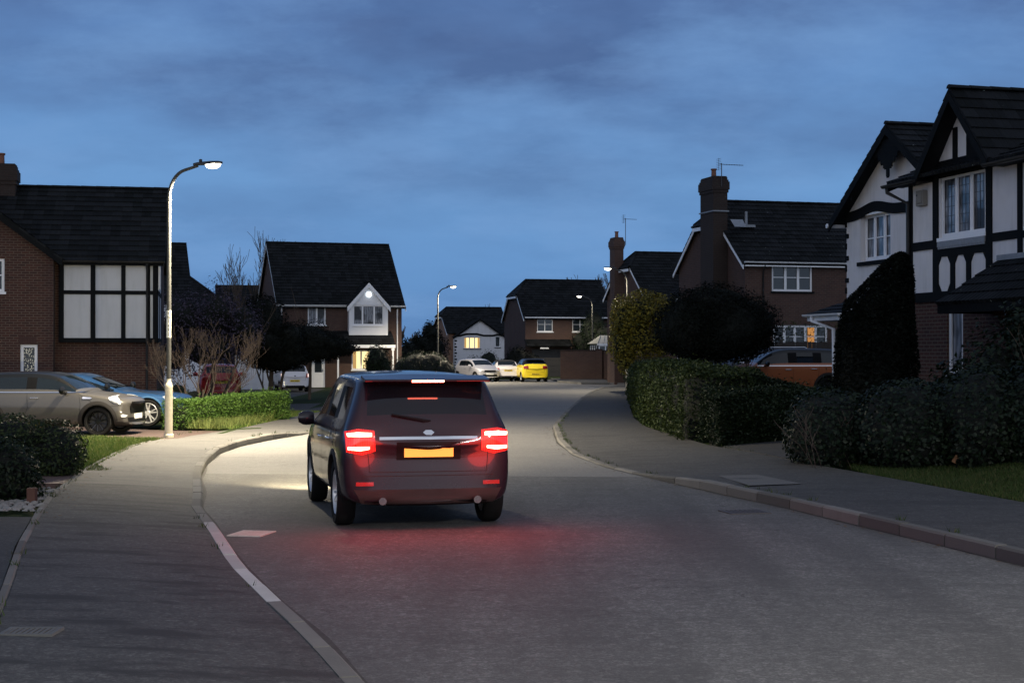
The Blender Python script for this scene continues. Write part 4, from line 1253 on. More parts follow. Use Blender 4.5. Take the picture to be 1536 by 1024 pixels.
# =============================== white rendered house with fretted gable
h = house('rendered_house', (8.8, 40.3, 0), R(-75.9), 'white rendered house with fretted peak and wavy black band behind the conifer')
uA, ze, za = 2.85, 5.46, 7.42
mb = MB(); Mf = facade((0, 0, 0), (1, 0, 0))
wall(mb, Mf, 0, 5.7, .3, ze, [(.78, 4.2, 1.6, 1.2)], reveal=.2, apex=[(uA, za)])
wall(mb, facade((0, 8, 0), (0, -1, 0)), 0, 8, .3, ze); wall(mb, facade((5.7, 0, 0), (0, 1, 0)), 0, 8, .3, ze)
mb.build('wall', M_render, h)
window(h, Mf, .78, 4.2, 1.6, 1.2, cols=[0, .32, .68, 1], rows=(.48,), curtain=True, rec=.14, sill=False, fw=.075)
mb = MB(); mb.box((.70, -.01, 4.08), (2.5, .07, 4.18), Mf); mb.build('sill', M_timber, h)
wing_roof(h, 0, 5.7, -.38, ze, za, 8.2, 8.2, ov=.3, mat=M_roofL, barge=M_timber, bw=.2)
mb = MB()  # wavy band arching over the window, in short lengths
bz = lambda u: 5.26+.16*math.exp(-((u-1.6)/.75)**2)
for i in range(38):
    a, b = i*.15, (i+1)*.15
    mb.prism([(a, bz(a)), (b, bz(b)), (b, bz(b)+.26), (a, bz(a)+.26)], 0, .05, Mf)
mb.build('timber_band', M_timber, h)
mb = MB(); pts = [(.72, 5.24)]+[(.72+1.7*k/8, 5.24+.10*math.sin(PI*k/8)+.0) for k in range(9)]+[(2.42, 5.24)]
for k in range(8):
    a, b = .72+1.7*k/8, .72+1.7*(k+1)/8
    mb.box((a, .001, 5.36), (b, .03, 5.40+.05*math.sin(PI*(k+.5)/8)), Mf)
mb.build('window_head', M_upvc, h)
mb = MB()
for k in range(17):
    z = .5+k*.29
    mb.box((-.03, -.2, z), (.0-.0005, .035, z+.16), Mf) if k % 2 == 0 else None
    mb.box((-.03, -.01, z), (.13 if k % 2 else .03, .034, z+.16 if k % 2 == 0 else z+.12), Mf)
mb.build('quoin', M_timber, h)
# fretted pendant under the peak: stepped tiers of scalloped boards
mb = MB(); n0 = .30
for k, (hw, z0, z1) in enumerate(((.30, 6.98, 7.08), (.48, 6.86, 6.975), (.62, 6.74, 6.855), (.50, 6.62, 6.735), (.36, 6.50, 6.615), (.22, 6.38, 6.495), (.07, 6.16, 6.375))):
    mb.box((uA-hw, n0, z0), (uA+hw, n0+.03, z1), Mf)
    q = int(hw/.06)
    for j in range(-q, q): mb.box((uA+j*.06*1.0+.012, n0+.003, z0-.035), (uA+j*.06+.05, n0+.027, z0-.0005), Mf)
mb.build('fretwork', M_timber, h)
for s in (-1, 1):
    mb = MB()
    for k in range(3):
        u = uA+s*(.75+.05*k); mb.box((u-.03, n0, 6.62-.05*k), (u+.03, n0+.03, 6.82-.04*k), Mf)
    mb.build('fret_bracket', M_timber, h); mb = MB()
    u = uA+s*1.95; mb.box((u-.05, n0, 5.78), (u+.05, n0+.03, 5.98), Mf); mb.build('fret_bracket', M_timber, h)
mb = MB(); mb.tube([(-.32, -.42, 5.20), (-.32, 4, 5.20)], .06, 8); mb.build('gutter', M_upvc, h)
# side porch with white gutter
mb = MB(); wall(mb, facade((-1.0, .25, 0), (1, 0, 0)), 0, 1.0, .3, 2.75, [(.25, .45, .7, 2.1)]); wall(mb, facade((-1.0, 4, 0), (0, -1, 0)), 0, 3.75, .3, 2.75); mb.build('porch_wall', M_timber, h)
mb = MB(); slope(mb, (-2.1, -.15, 2.88), (.0, -.15, 2.88), (-1.0, 2.2, 3.75), (.0, 2.2, 3.75)); slope(mb, (-2.1, 4, 2.88), (-2.1, -.15, 2.88), (-1.0, 3.2, 3.75), (-1.0, 2.2, 3.75)); mb.build('porch_roof', M_roofL, h)
mb = MB(); mb.box((-2.1, -.14, 2.72), (.0, -.10, 2.86)); mb.box((-2.12, -.14, 2.72), (-2.08, 4, 2.86)); mb.build('fascia', M_upvc, h)
gutter(h, (-2.2, -.2, 2.9), (.0, -.2, 2.9), M_upvc, .07)
mb = MB(); mb.tube([(-1.7, -.2, 2.85), (-1.7, -.2, 2.72), (-1.1, .15, 2.5), (-1.1, .18, .5)], .05, 8); mb.build('downpipe', M_upvc, h, smooth=40)
garage_door(h, facade((-1.0, .25, 0), (1, 0, 0)), .25, .45, .7, 2.1, M_wclad, n=-.04)

# =============================== near timber-framed house on the right
h = house('timber_framed_house', (8.42, 32.4, 0), R(-75.9), 'near white house with black timber framing and leaded windows on the right')
L, D, he, hr = 9.0, 7.0, 5.6, 7.05
Mf = facade((0, 0, 0), (1, 0, 0))
mb = MB(); wall(mb, Mf, 0, L, .2, 2.98, [(1.48, 1.45, .62, 1.4)]); wall(mb, facade((0, D, 0), (0, -1, 0)), 0, D, .2, 2.98); wall(mb, facade((L, 0, 0), (0, 1, 0)), 0, D, .2, 2.98)
mb.build('brick_wall', M_brickA, h)
mb = MB()
wins = [(1.24, 4.18, 1.72, 1.26), (4.35, 4.18, 1.1, 1.26)]
wall(mb, Mf, 0, L, 2.98, he, wins, reveal=.12, n0=.012); wall(mb, facade((0, D, 0), (0, -1, 0)), 0, D, 2.98, he, apex=[(D/2, hr)]); wall(mb, facade((L, 0, 0), (0, 1, 0)), 0, D, 2.98, he, apex=[(D/2, hr)])
P = lambda u, n, z: Mf @ Vector((u, n, z))
mb.face((P(1.0, .012, he), P(3.6, .012, he), P(2.3, .012, 7.0)))
mb.build('rendered_wall', M_render, h)
main_roof(h, L, D, he, hr, ov=.38, vg=.3, mat=M_roofL, barge=M_timber)
wing_roof(h, 1.05, 3.55, -.42, 5.62, 7.02, -.15, 3.2, ov=.12, mat=M_roofL, barge=M_timber, bw=.2)
mb = MB(); T_ = .045
for a, b in ((-.0, .14), (1.0, 1.2), (3.0, 3.2), (4.08, 4.22), (5.6, 5.75), (7.0, 7.14), (8.86, 9.0)): mb.box((a, .0, 2.99), (b, T_, 5.6), Mf)
for a, b in ((2.9, 3.10), (5.40, 5.62)): mb.box((0, .0, a), (L, T_+.004, b), Mf)
mb.box((.14, .0, 3.98), (1.0, T_-.002, 4.16), Mf); mb.box((3.2, .0, 3.98), (4.08, T_-.002, 4.14), Mf); mb.box((4.22, .0, 3.98), (8.86, T_-.002, 4.14), Mf)
mb.box((1.2, .0, 3.80), (3.0, T_-.002, 4.0), Mf)
for a, b in ((1.68, 1.84), (2.28, 2.44)): mb.box((a, .0, 3.1), (b, T_-.004, 3.8), Mf)
for (a, b) in ((1.2, 1.68), (1.84, 2.28), (2.44, 3.0)):
    for s in (0, 1):
        x = a if s == 0 else b; q = .11 if s == 0 else -.11
        mb.prism([(x, 3.8), (x+q, 3.8), (x, 3.64)], 0, T_-.006, Mf)
        if a < 1.3: mb.prism([(x, 3.1), (x+q, 3.1), (x, 3.26)], 0, T_-.006, Mf)
mb.box((1.78, .0, 5.62), (1.94, T_-.003, 6.35), Mf); mb.prism([(2.30, 5.62), (3.5, 5.62), (2.30, 6.95)], 0, T_-.004, Mf)
mb.box((1.1, .0, 5.62), (3.5, T_+.001, 5.74), Mf)
mb.build('timber_frame', M_timber, h)
window(h, Mf, 1.24, 4.18, 1.72, 1.26, cols=[0, .33, .68, 1], curtain=True, lead=True, rec=.03, sill=True, fw=.06)
window(h, Mf, 4.35, 4.18, 1.1, 1.26, cols=2, curtain=True, lead=True, rec=.03, fw=.075)
window(h, Mf, 1.48, 1.45, .62, 1.4, cols=1, curtain=True, rec=.05, fw=.08)
mb = MB(); mb.box((1.22, .0, 4.0), (2.98, .07, 4.11), Mf)
for k in range(22): mb.box((1.24+k*.08, .045, 3.955), (1.30+k*.08, .065, 4.001), Mf)
mb.build('lead_apron', M_lead, h)
mb = MB(); mb.box((.46, .02, 4.9), (.76, .13, 5.22), Mf); mb.box((.50, .13, 4.95), (.72, .15, 5.17), Mf); mb.build('alarm_box', simple('aged_box', (.20, .185, .16), .6), h, bevel=.02)
mb = MB(); mb.box((.52, .151, 5.1), (.57, .155, 5.14), Mf); mb.build('alarm_lamp', M_blackpl, h)
gutter(h, (-.35, -.45, 5.40), (1.0, -.45, 5.40), M_blackpl, .065); gutter(h, (3.6, -.45, 5.40), (9.3, -.45, 5.40), M_blackpl, .065)
mb = MB(); mb.tube([(-.2, -.45, 5.38), (-.2, -.44, 5.25), (.06, -.09, 5.0), (.06, -.09, .4)], .04, 8); mb.build('downpipe', M_blackpl, h, smooth=40)
mb = MB(); mb.box((-.28, .02, 5.36), (1.0, .40, 5.44), Mf); mb.box((3.6, .02, 5.36), (9.2, .40, 5.44), Mf); mb.build('soffit', M_timber, h)
# porch canopy
mb = MB(); slope(mb, (3.1, -1.15, 2.78), (8.4, -1.15, 2.78), (3.5, 0, 3.62), (8.4, 0, 3.62)); slope(mb, (3.1, 0, 2.78), (3.1, -1.15, 2.78), (3.5, 0.0, 3.62), (3.5, 0.001, 3.62)); mb.build('porch_roof', M_roofL, h)
mb = MB(); mb.box((3.1, -1.13, 2.6), (8.4, -1.08, 2.80)); mb.box((3.12, -1.1, 2.6), (3.17, 0, 2.8)); mb.build('fascia', M_timber, h)
mb = MB(); mb.box((3.5, -.12, 3.60), (8.4, -.045, 3.70)); mb.build('flashing', M_lead, h)

# dark fence on the drive
root = tag(empty('garden_fence', (7.0, 51.5, .2)), 'dark board fence behind the two cars on the right drive', 'fence')
mb = MB()
for i in range(46): mb.box((i*.14, random.uniform(0, .01), 0), (i*.14+.132, .03, 2.0+random.uniform(-.02, .02)))
mb.build('board_panel', M_fence, root)
mb = MB()
for i in range(4): mb.box((i*2.0, .04, -.2), (i*2.0+.1, .14, 2.1))
mb.box((0, .04, .4), (6.4, .08, .5)); mb.box((0, .04, 1.6), (6.4, .08, 1.7)); mb.build('fence_post', M_fence, root)
# ------------------------------------------------------------------ cars
M_tyre = simple('tyre_rubber', (0.010, 0.010, 0.010), 0.85, var=0.3, Specular_IOR_Level=0.12)
M_rimsil = simple('silver_alloy', (0.62, 0.62, 0.62), 0.3, metal=0.6, var=0.1)
M_rimblk = simple('black_alloy', (0.006, 0.006, 0.0065), 0.22, var=0.1, Coat_Weight=0.3, Specular_IOR_Level=0.2)
M_carglass = glass_mat('car_glass', (0.003, 0.005, 0.007), 0.03, 0.45)
M_chrome = simple('chrome', (0.7, 0.7, 0.72), 0.15, metal=1.0, var=0.05)
M_trim = simple('black_trim', (0.006, 0.006, 0.0065), 0.5, var=0.2, Specular_IOR_Level=0.10)
M_clad = simple('grey_cladding', (0.022, 0.020, 0.019), 0.6, var=0.2, Specular_IOR_Level=0.15)
M_seam = simple('panel_gap', (0.006, 0.006, 0.006), 0.8)
M_platey = simple('yellow_plate', (0.75, 0.55, 0.04), 0.4, var=0.05)
M_platew = simple('white_plate', (0.7, 0.7, 0.68), 0.4, var=0.05)
M_headl = simple('headlamp_glass', (0.62, 0.64, 0.68), 0.12, metal=0.3, var=0.3, scale=30)
M_taill = simple('red_lens', (0.28, 0.015, 0.012), 0.15, var=0.3, scale=20, Coat_Weight=0.8)

DUM = [bpy.data.materials.new('slot') for k in range(7)]
def car_cage(S):
    """S: params. returns verts, faces, material index per face (0 paint,1 side glass,2 windscreen,3 rear glass,4 roof,5 underside)"""
    L, w, zb, zbelt, H = S['L'], S['W']/2, S.get('zb', .2), S['belt'], S['H']
    zh, zn = S['hood'], S['nose']       # bonnet height at cowl, at nose
    xc, xrf, bp, cp, xrr, xt = S['cowl'], S['rooff'], S['bp'], S['cp'], S['roofr'], S['tail']
    zt = S.get('ztail', zbelt); deck = S.get('deck')   # deck: height of boot for saloons
    wg, wr = w*.93, w*S.get('tumble', .74)
    h = L/2
    st = []
    def hood(x, z, wf=1.0, zl=zb, sh=None):
        ws = w*wf; zs = sh if sh else min(zbelt, z-.06)
        return [(x, 0, zl), (x, ws*.88, zl), (x, ws*.985, zl+.13), (x, ws, (zl+zs)/2+.06), (x, ws*.97, zs-.02),
                (x, ws*.93, zs+.015), (x, ws*.86, z-.025), (x, ws*.78, z-.008), (x, ws*.45, z+.012), (x, 0, z+.02)]
    def cab(x, zr, wtop, wf=1.0, zg=None, wgl=1.0):
        zg = zg or zbelt
        return [(x, 0, zb), (x, w*wf*.88, zb), (x, w*wf*.985, zb+.13), (x, w*wf, (zb+zbelt)/2+.04), (x, w*wf*.975, zbelt-.025),
                (x, wg*wf*wgl, zg+.012), (x, wtop, zr-.075), (x, wtop*.93, zr-.035), (x, wtop*.5, zr-.004), (x, 0, zr)]
    f = S.get('front_w', .90)
    st.append(('n', [(x_, y_*.90, zb+.06+(z_-zb-.06)*.88+.0) for x_, y_, z_ in hood(h, zn-.10, f*.95, zb+.05)]))
    st.append(('n', hood(h-.07, zn-.03, f, zb+.02)))
    st.append(('h', hood(h-.38, zn+.03, .97)))
    st.append(('h', hood((h-.38+xc)/2, (zn+.03)*.4+zh*.6-.0, 1.0)))
    st.append(('h', hood(xc+.12, zh-.015, 1.0)))
    c = cab(xc, zh+.01, w*.80); c[6] = (xc, w*.90, zh-.02); c[7] = (xc, w*.84, zh-.005); c[8] = (xc-.0, w*.45, zh+.01); c[9] = (xc+.03, 0, zh+.015)
    st.append(('ws', c))
    st.append(('g', cab(xrf, H-.045, wr*.97)))
    st.append(('p', cab(bp+.06, H-.004, wr)))
    st.append(('g', cab(bp-.04, H, wr)))
    if S.get('cp2'):
        st.append(('p', cab(S['cp2']+.05, H-.006, wr))); st.append(('g', cab(S['cp2']-.04, H-.008, wr*.995)))
    else: st.append(('g', cab((bp-.04+cp)/2, H-.004, wr)))
    kinds_c = cab(cp, H-.02, wr*.98, .995)
    st.append(('c', kinds_c))
    r = cab(xrr, H-.05, wr*.95, .985, zg=zbelt+S.get('kick', .06)); st.append(('rw', r))
    if deck:
        c = hood(xt, deck, .97); c[9] = (xt, 0, deck+.0); st.append(('d', c))
        st.append(('d', hood(-h+.12, deck-.01, .93)))
        st.append(('d', hood(-h+.02, deck-.06, .88, zb+.05)))
    else:
        c = hood(xt, zt+.02, .955, sh=zt-.05); c[5] = (xt, w*.90, zt); c[6] = (xt, w*.80, zt+.03); c[7] = (xt-.0, w*.74, zt+.035); c[8] = (xt-.03, w*.42, zt+.035); c[9] = (xt-.04, 0, zt+.035)
        st.append(('d', c))
        st.append(('d', hood(-h+.06, zt-.06, .93, zb+.02, sh=zt-.16)))
    st.append(('d', [(x_, y_*.9, zb+.1+(z_-zb-.1)*.8) for x_, y_, z_ in hood(-h, (deck or zt)-.14, .88, zb+.05, sh=(deck or zt)-.24)]))
    nr = 10
    V = []; idx = {}
    for i, (k, s) in enumerate(st):
        for j, p in enumerate(s):
            idx[(i, j, 1)] = len(V); V.append(p)
            if j in (0, nr-1): idx[(i, j, -1)] = idx[(i, j, 1)]
            else: idx[(i, j, -1)] = len(V); V.append((p[0], -p[1], p[2]))
    Fc, MI = [], []
    ns = len(st); soft = S.get('soft')
    names = [k for k, _ in st]
    iws = names.index('ws'); irw = names.index('rw')
    for i in range(ns-1):
        for j in range(nr-1):
            m = 0
            if j == 0: m = 5
            if iws <= i < irw:
                if j == 5: m = 6 if names[i] == 'p' else 1
                if j == 5 and i == irw-1: m = 6 if S.get('blackpillar') else 4
                if j >= 6: m = 4
                if j >= 7 and i == iws: m = 2
                if j == 6 and i == iws: m = 6 if S.get('blackpillar') else 4
            if i == irw:
                if j >= 7: m = 3
                if j == 6: m = 6 if S.get('wrapglass') else 0
                if j == 5: m = 6 if S.get('wrapglass') else 0
            for s in (1, -1):
                q = [idx[(i, j, s)], idx[(i, j+1, s)], idx[(i+1, j+1, s)], idx[(i+1, j, s)]]
                q = list(dict.fromkeys(q))
                if s < 0: q.reverse()
                if len(q) > 2: Fc.append(tuple(q)); MI.append(m)
    for i, rev in ((0, False), (ns-1, True)):
        for j in range(nr-1):
            q = [idx[(i, j, 1)], idx[(i, j, -1)], idx[(i, j+1, -1)], idx[(i, j+1, 1)]]
            q = list(dict.fromkeys(q))
            if rev: q.reverse()
            if len(q) > 2: Fc.append(tuple(q)); MI.append(0)
    # plan curvature of the bumpers
    out = []
    for x, y, z in V:
        k = min(1, abs(y)/w)
        if x > h-.6: x -= .24*k**2.4*((x-(h-.6))/.6)
        if x < -h+.5: x += .14*k**2.4*((-x-(h-.5))/.5)
        if abs(x) > h-.1: x -= math.copysign(.05*abs(z-.5)/.4, x)*(1 if z > .5 else .6)
        out.append((x, y, z))
    return out, Fc, MI

def split_islands(bm):
    seen = set(); isl = []
    for f in bm.faces:
        if f in seen: continue
        st = [f]; seen.add(f); g = []
        while st:
            a = st.pop(); g.append(a)
            for e in a.edges:
                for b in e.link_faces:
                    if b not in seen: seen.add(b); st.append(b)
        isl.append(g)
    return isl

def make_wheel(parent, x, y, r, side, rimmat, spokes=5, double=False, rimfrac=.70, wd=.2, name='wheel', steer=0):
    M = Matrix.Translation((x, y, r)) @ Matrix.Rotation(steer, 4, 'Z') @ Matrix.Rotation(R(-90*side), 4, 'X')   # local z -> outward
    mb = MB(); rr = r*rimfrac
    mb.lathe([(rr, -wd/2), (r*.93, -wd/2), (r*.99, -wd*.34), (r, -wd*.2), (r, wd*.2), (r*.99, wd*.34), (r*.93, wd/2), (rr+.012, wd/2-.004), (rr, wd/2-.02), (rr, -wd/2)], 36)
    t = mb.build('wheel', M_tyre, parent, smooth=40); t.matrix_local = M
    mb = MB()
    mb.lathe([(rr-.001, -wd*.4), (rr-.002, wd/2-.022), (rr-.014, wd/2-.012), (rr-.026, wd/2-.03), (rr-.032, -wd*.3)], 36, mi=0)
    mb.lathe([(rr-.03, -.02), (.001, -.02)], 24, mi=1)
    mb.lathe([(.001, wd*.33), (.05, wd*.33), (.062, wd*.28), (.062, 0), (.001, 0)], 16)
    for k in range(spokes):
        for dd in ((-.16, .16) if double else (0,)):
            a = 2*PI*k/spokes+.3+dd*.55; a2 = 2*PI*k/spokes+.3+dd*1.25
            p0 = Vector((math.cos(a)*.04, math.sin(a)*.04, wd*.27)); p1 = Vector((math.cos(a2)*(rr-.02), math.sin(a2)*(rr-.02), wd*.38))
            d = (p1-p0).normalized(); s = d.cross(Vector((0, 0, 1))).normalized()
            w0, w1 = (.016, .012) if double else (.026, .017)
            if spokes > 6: w0, w1 = .012, .010
            v = [p0-s*w0, p1-s*w1, p1+s*w1, p0+s*w0]
            b = len(mb.v); mb.v += [tuple(q) for q in v]+[tuple(q-Vector((0, 0, .03))) for q in v]
            for f in ((0,1,2,3),(0,4,5,1),(1,5,6,2),(2,6,7,3),(3,7,4,0)): mb.f.append(tuple(b+i for i in f)); mb.mi.append(0)
    mb.build('rim', [rimmat, M_darkmetal], t, smooth=35)
    return t

def project(bvh, axis, a, b, sign):
    """axis 'y': side point (x=a,z=b) hit from sign*y;  axis 'x': (y=a,z=b) hit from sign*x"""
    if axis == 'y': o, d = Vector((a, sign*3, b)), Vector((0, -sign, 0))
    else: o, d = Vector((sign*4, a, b)), Vector((-sign, 0, 0))
    h = bvh.ray_cast(o, d)
    return (h[0], h[1]) if h[0] is not None else (None, None)

def decal(bvh, axis, sign, pts, off=.008, bulge=0.0, rings=3):
    """patch lying on the body following its curvature"""
    c = Vector((sum(p[0] for p in pts)/len(pts), sum(p[1] for p in pts)/len(pts)))
    dense = []
    for a, b in zip(pts, pts[1:]+pts[:1]):
        for k in range(4): dense.append(Vector(a).lerp(Vector(b), k/4))
    n = len(dense); mb = MB(); R_ = []
    for k in range(rings+1):
        s = 1-k/(rings) if k < rings else 0.02
        row = []
        for p in dense:
            q = c+(p-c)*s
            h, nn = project(bvh, axis, q.x, q.y, sign)
            if h is None: return None
            row.append(h+nn*(off+bulge*(1-s*s)))
        R_.append(row)
    base = []
    for p in dense:
        h, nn = project(bvh, axis, p.x, p.y, sign); base.append(h-nn*.02)
    rows = [base]+R_
    for r in rows: mb.v += [tuple(q) for q in r]
    for i in range(len(rows)-1):
        for k in range(n):
            j = (k+1) % n
            mb.f.append((i*n+k, i*n+j, (i+1)*n+j, (i+1)*n+k)); mb.mi.append(0)
    mb.f.append(tuple((len(rows)-1)*n+k for k in range(n))); mb.mi.append(0)
    return mb

def seam_line(mb, bvh, axis, sign, pts, w=.006, off=.0015, mi=0, step=.05):
    P = []
    for a, b in zip(pts, pts[1:]):
        a, b = Vector(a), Vector(b); n = max(1, int((b-a).length/step))
        for k in range(n): P.append(a.lerp(b, k/n))
    P.append(Vector(pts[-1]))
    prev = None
    for i, p in enumerate(P):
        d = (P[min(i+1, len(P)-1)]-P[max(i-1, 0)]).normalized(); s = Vector((-d.y, d.x))*w/2
        l, ln = project(bvh, axis, p.x+s.x, p.y+s.y, sign); r, rn = project(bvh, axis, p.x-s.x, p.y-s.y, sign)
        if l is None or r is None: prev = None; continue
        cur = (l+ln*off, r+rn*off)
        if prev: mb.face((prev[0], prev[1], cur[1], cur[0]), mi)
        prev = cur

def make_car(name, S, loc, heading, label, paint, roofpaint=None, cat='car', group=None):
    """heading: angle of the nose (radians from +x)"""
    root = tag(empty(name, loc, heading), label, cat, group)
    V, Fc, MI = car_cage(S)
    me = bpy.data.meshes.new('cage'); me.from_pydata(V, [], Fc)
    for k in range(7): me.materials.append(DUM[k])
    me.polygons.foreach_set('material_index', MI); me.update()
    tmp = bpy.data.objects.new('cage', me); COL.objects.link(tmp)
    sub = tmp.modifiers.new('s', 'SUBSURF'); sub.levels = sub.render_levels = 3 if S.get('near') else 2
    # wheel arches
    wr = S['wheel']; cut = bpy.data.meshes.new('cut'); bm = bmesh.new()
    for x in (S['axf'], S['axr']):
        for s in (1, -1):
            bmesh.ops.create_cone(bm, cap_ends=True, segments=40, radius1=wr+S.get('gap', .05), radius2=wr+S.get('gap', .05), depth=.34,
                                  matrix=Matrix.Translation((x, s*(S['W']/2-.08), wr+.01)) @ Matrix.Rotation(R(90), 4, 'X'))
    bm.to_mesh(cut); bm.free()
    for k in range(7): cut.materials.append(DUM[k])
    cut.polygons.foreach_set('material_index', [5]*len(cut.polygons))
    co = bpy.data.objects.new('cut', cut); COL.objects.link(co)
    bo = tmp.modifiers.new('b', 'BOOLEAN'); bo.operation = 'DIFFERENCE'; bo.object = co; bo.solver = 'EXACT'
    dg = bpy.context.evaluated_depsgraph_get(); dg.update()
    ev = tmp.evaluated_get(dg).to_mesh()
    full = bmesh.new(); full.from_mesh(ev); tmp.evaluated_get(dg).to_mesh_clear()
    bvh = BVHTree.FromBMesh(full)
    paint2 = roofpaint or paint
    bodym = [paint, M_carglass, M_carglass, M_carglass, paint2, M_trim, M_trim]
    def take(pred, pname, mats, per_island=False, push=0.0, sink=0.0):
        b = full.copy()
        bmesh.ops.delete(b, geom=[f for f in b.faces if not pred(f.material_index)], context='FACES')
        if not b.faces: b.free(); return []
        outs = []
        groups = split_islands(b) if per_island else [list(b.faces)]
        for g in groups:
            if per_island and len(g) < 3: continue
            vs = {}; mb = MB(); mm = []
            for f in g:
                fi = []
                for v in f.verts:
                    if v.index not in vs: vs[v.index] = len(mb.v); mb.v.append(tuple(v.co))
                    fi.append(vs[v.index])
                mb.f.append(tuple(fi)); mb.mi.append(f.material_index if not per_island else 0)
            outs.append((mb, g))
        b.free()
        res = []
        for mb, g in outs:
            res.append(mb)
        return [m.build(pname, mats, root, smooth=50) for m in res]
    # body keeps paint, roof, trim; seams are joined into it
    b = full
    bodymb = MB(); vs = {}
    for f in b.faces:
        if f.material_index in (0, 4, 5, 6):
            fi = []
            for v in f.verts:
                if v.index not in vs: vs[v.index] = len(bodymb.v); bodymb.v.append(tuple(v.co))
                fi.append(vs[v.index])
            bodymb.f.append(tuple(fi)); bodymb.mi.append(f.material_index)
    seammi = 7
    for s in (1, -1):
        for line in S.get('seams', ()):
            seam_line(bodymb, bvh, 'y', s, line, mi=seammi, w=S.get('seamw', .008))
        if S.get('beltline'):
            x0, x1, zz = S['beltline']; seam_line(bodymb, bvh, 'y', s, [(x0, zz), (x1, zz+S.get('beltrise', 0))], w=.022, off=.006, mi=8)
    for line in S.get('rseams', ()):
        seam_line(bodymb, bvh, 'x', -1, line, mi=seammi, w=.008)
    for line in S.get('fseams', ()):
        seam_line(bodymb, bvh, 'x', 1, line, mi=seammi, w=.008)
    bodymb.build('body', bodym+[M_seam, S.get('beltmat', M_chrome)], root, smooth=50)
    take(lambda m: m == 1, 'side_window', M_carglass, True)
    take(lambda m: m == 2, 'windscreen', S.get('wsmat', M_carglass))
    take(lambda m: m == 3, 'rear_window', M_carglass)
    bpy.data.objects.remove(tmp); bpy.data.objects.remove(co)
    # arch mouldings
    if S.get('arch'):
        for x in (S['axf'], S['axr']):
            for s in (1, -1):
                mb = MB(); prev = None; r0 = wr+S.get('gap', .05)
                for k in range(33):
                    a = R(-14+208*k/32); ring = []
                    for rr in (r0-.01, r0+.02, r0+S.get('archw', .055)):
                        h, nn = project(bvh, 'y', x+math.cos(a)*max(rr, r0+.004), wr+.01+math.sin(a)*max(rr, r0+.004), s)
                        if h is None: ring = None; break
                        ring.append(Vector((x+math.cos(a)*rr, h.y+s*(.012 if rr < r0+.03 else .004), wr+.01+math.sin(a)*rr)))
                    if ring:
                        ring = [ring[0]-Vector((0, s*.05, 0))]+ring
                        if prev:
                            for i in range(3): mb.face((prev[i], prev[i+1], ring[i+1], ring[i]))
                    prev = ring
                if mb.f: mb.build('wheel_arch', S['arch'], root, smooth=60)
    for x in (S['axf'], S['axr']):
        for s in (1, -1):
            make_wheel(root, x, s*(S['W']/2-.125), wr, s, S.get('rim', M_rimsil), S.get('spokes', 5), S.get('double', False), S.get('rimfrac', .70))
    def patch(nm, axis, sign, pts, mat, **kw):
        m = decal(bvh, axis, sign, pts, **kw)
        return m.build(nm, mat, root, smooth=45) if m else None
    for p in S.get('patches', ()):
        nm, axis, sign, pts, mat = p[:5]; kw = p[5] if len(p) > 5 else {}
        if sign == 'both': 
            if axis == 'y': patch(nm, axis, 1, pts, mat, **kw); patch(nm, axis, -1, pts, mat, **kw)
        elif sign in ('rearpair', 'frontpair'):
            sg = -1 if sign == 'rearpair' else 1
            patch(nm, 'x', sg, pts, mat, **kw); patch(nm, 'x', sg, [(-a, b_) for a, b_ in reversed(pts)], mat, **kw)
        else: patch(nm, axis, sign, pts, mat, **kw)
    # mirrors
    mx, mz = S.get('mirror', (S['cowl']-.25, S['belt']+.07))
    for s in (1, -1):
        mb = MB(); y = s*(S['W']/2)
        mb.lathe([(.01, -.09), (.055, -.085), (.085, -.03), (.088, .04), (.07, .08), (.01, .09)], 14, Matrix.Translation((mx, y+s*.09, mz)) @ Matrix.Rotation(R(90), 4, 'X') @ Matrix.Diagonal((.75, 1, 1.1, 1)))
        mb.tube([(mx+.03, y-s*.06, mz-.08), (mx+.02, y+s*.06, mz-.03)], .025, 8)
        mb.build('wing_mirror', S.get('mirmat', paint2), root, smooth=50)
    # handles
    for hx, hz in S.get('handles', ()):
        for s in (1, -1):
            h, nn = project(bvh, 'y', hx, hz, s)
            if h is None: continue
            mb = MB(); mb.tube([h+Vector((-.10, 0, 0)), h+Vector((-.085, s*.03, .003)), h+Vector((.085, s*.03, .005)), h+Vector((.10, 0, .003))], [.009, .014, .014, .009], 8)
            mb.build('door_handle', S.get('hmat', M_chrome), root, smooth=50)
    # plates
    def plate(nm, sx, zc, mat, w=.52, hh=.111, ychars=True):
        h, nn = project(bvh, 'x', 0, zc, sx)
        mb = MB(); x = h.x+sx*.004
        a, b_ = sorted((x, x+sx*.012)); mb.box((a, -w/2, zc-hh/2), (b_, w/2, zc+hh/2), mi=0)
        xs = x+sx*.012; a, b_ = sorted((xs+sx*.0003, xs+sx*.002))
        for k in range(7 if sx < 0 and mat is not M_plglow else 0):      # dark strokes the size of characters, illegible as in the photograph
            y0 = -w*.42+k*w*.122+(w*.03 if k > 3 else 0)
            mb.box((a, y0, zc-.028), (b_, y0+.036, zc+.028), mi=1)
        return mb.build(nm, [mat, M_seam], root)
    if S.get('rplate'): plate('number_plate', -1, S['rplate'], S.get('rplatemat', M_platey))
    if S.get('fplate'): plate('number_plate', 1, S['fplate'], M_platew)
    if S.get('spoiler'):
        mb = MB(); x = S['roofr']; w_ = S['W']/2*S.get('tumble', .74)*.92
        mb.prism([(x+.1, S['H']-.035), (x-.22, S['H']-.075), (x-.22, S['H']-.10), (x+.1, S['H']-.07)], -w_, w_, Matrix.Identity(4)); mb.build('spoiler', paint2, root, bevel=.008)
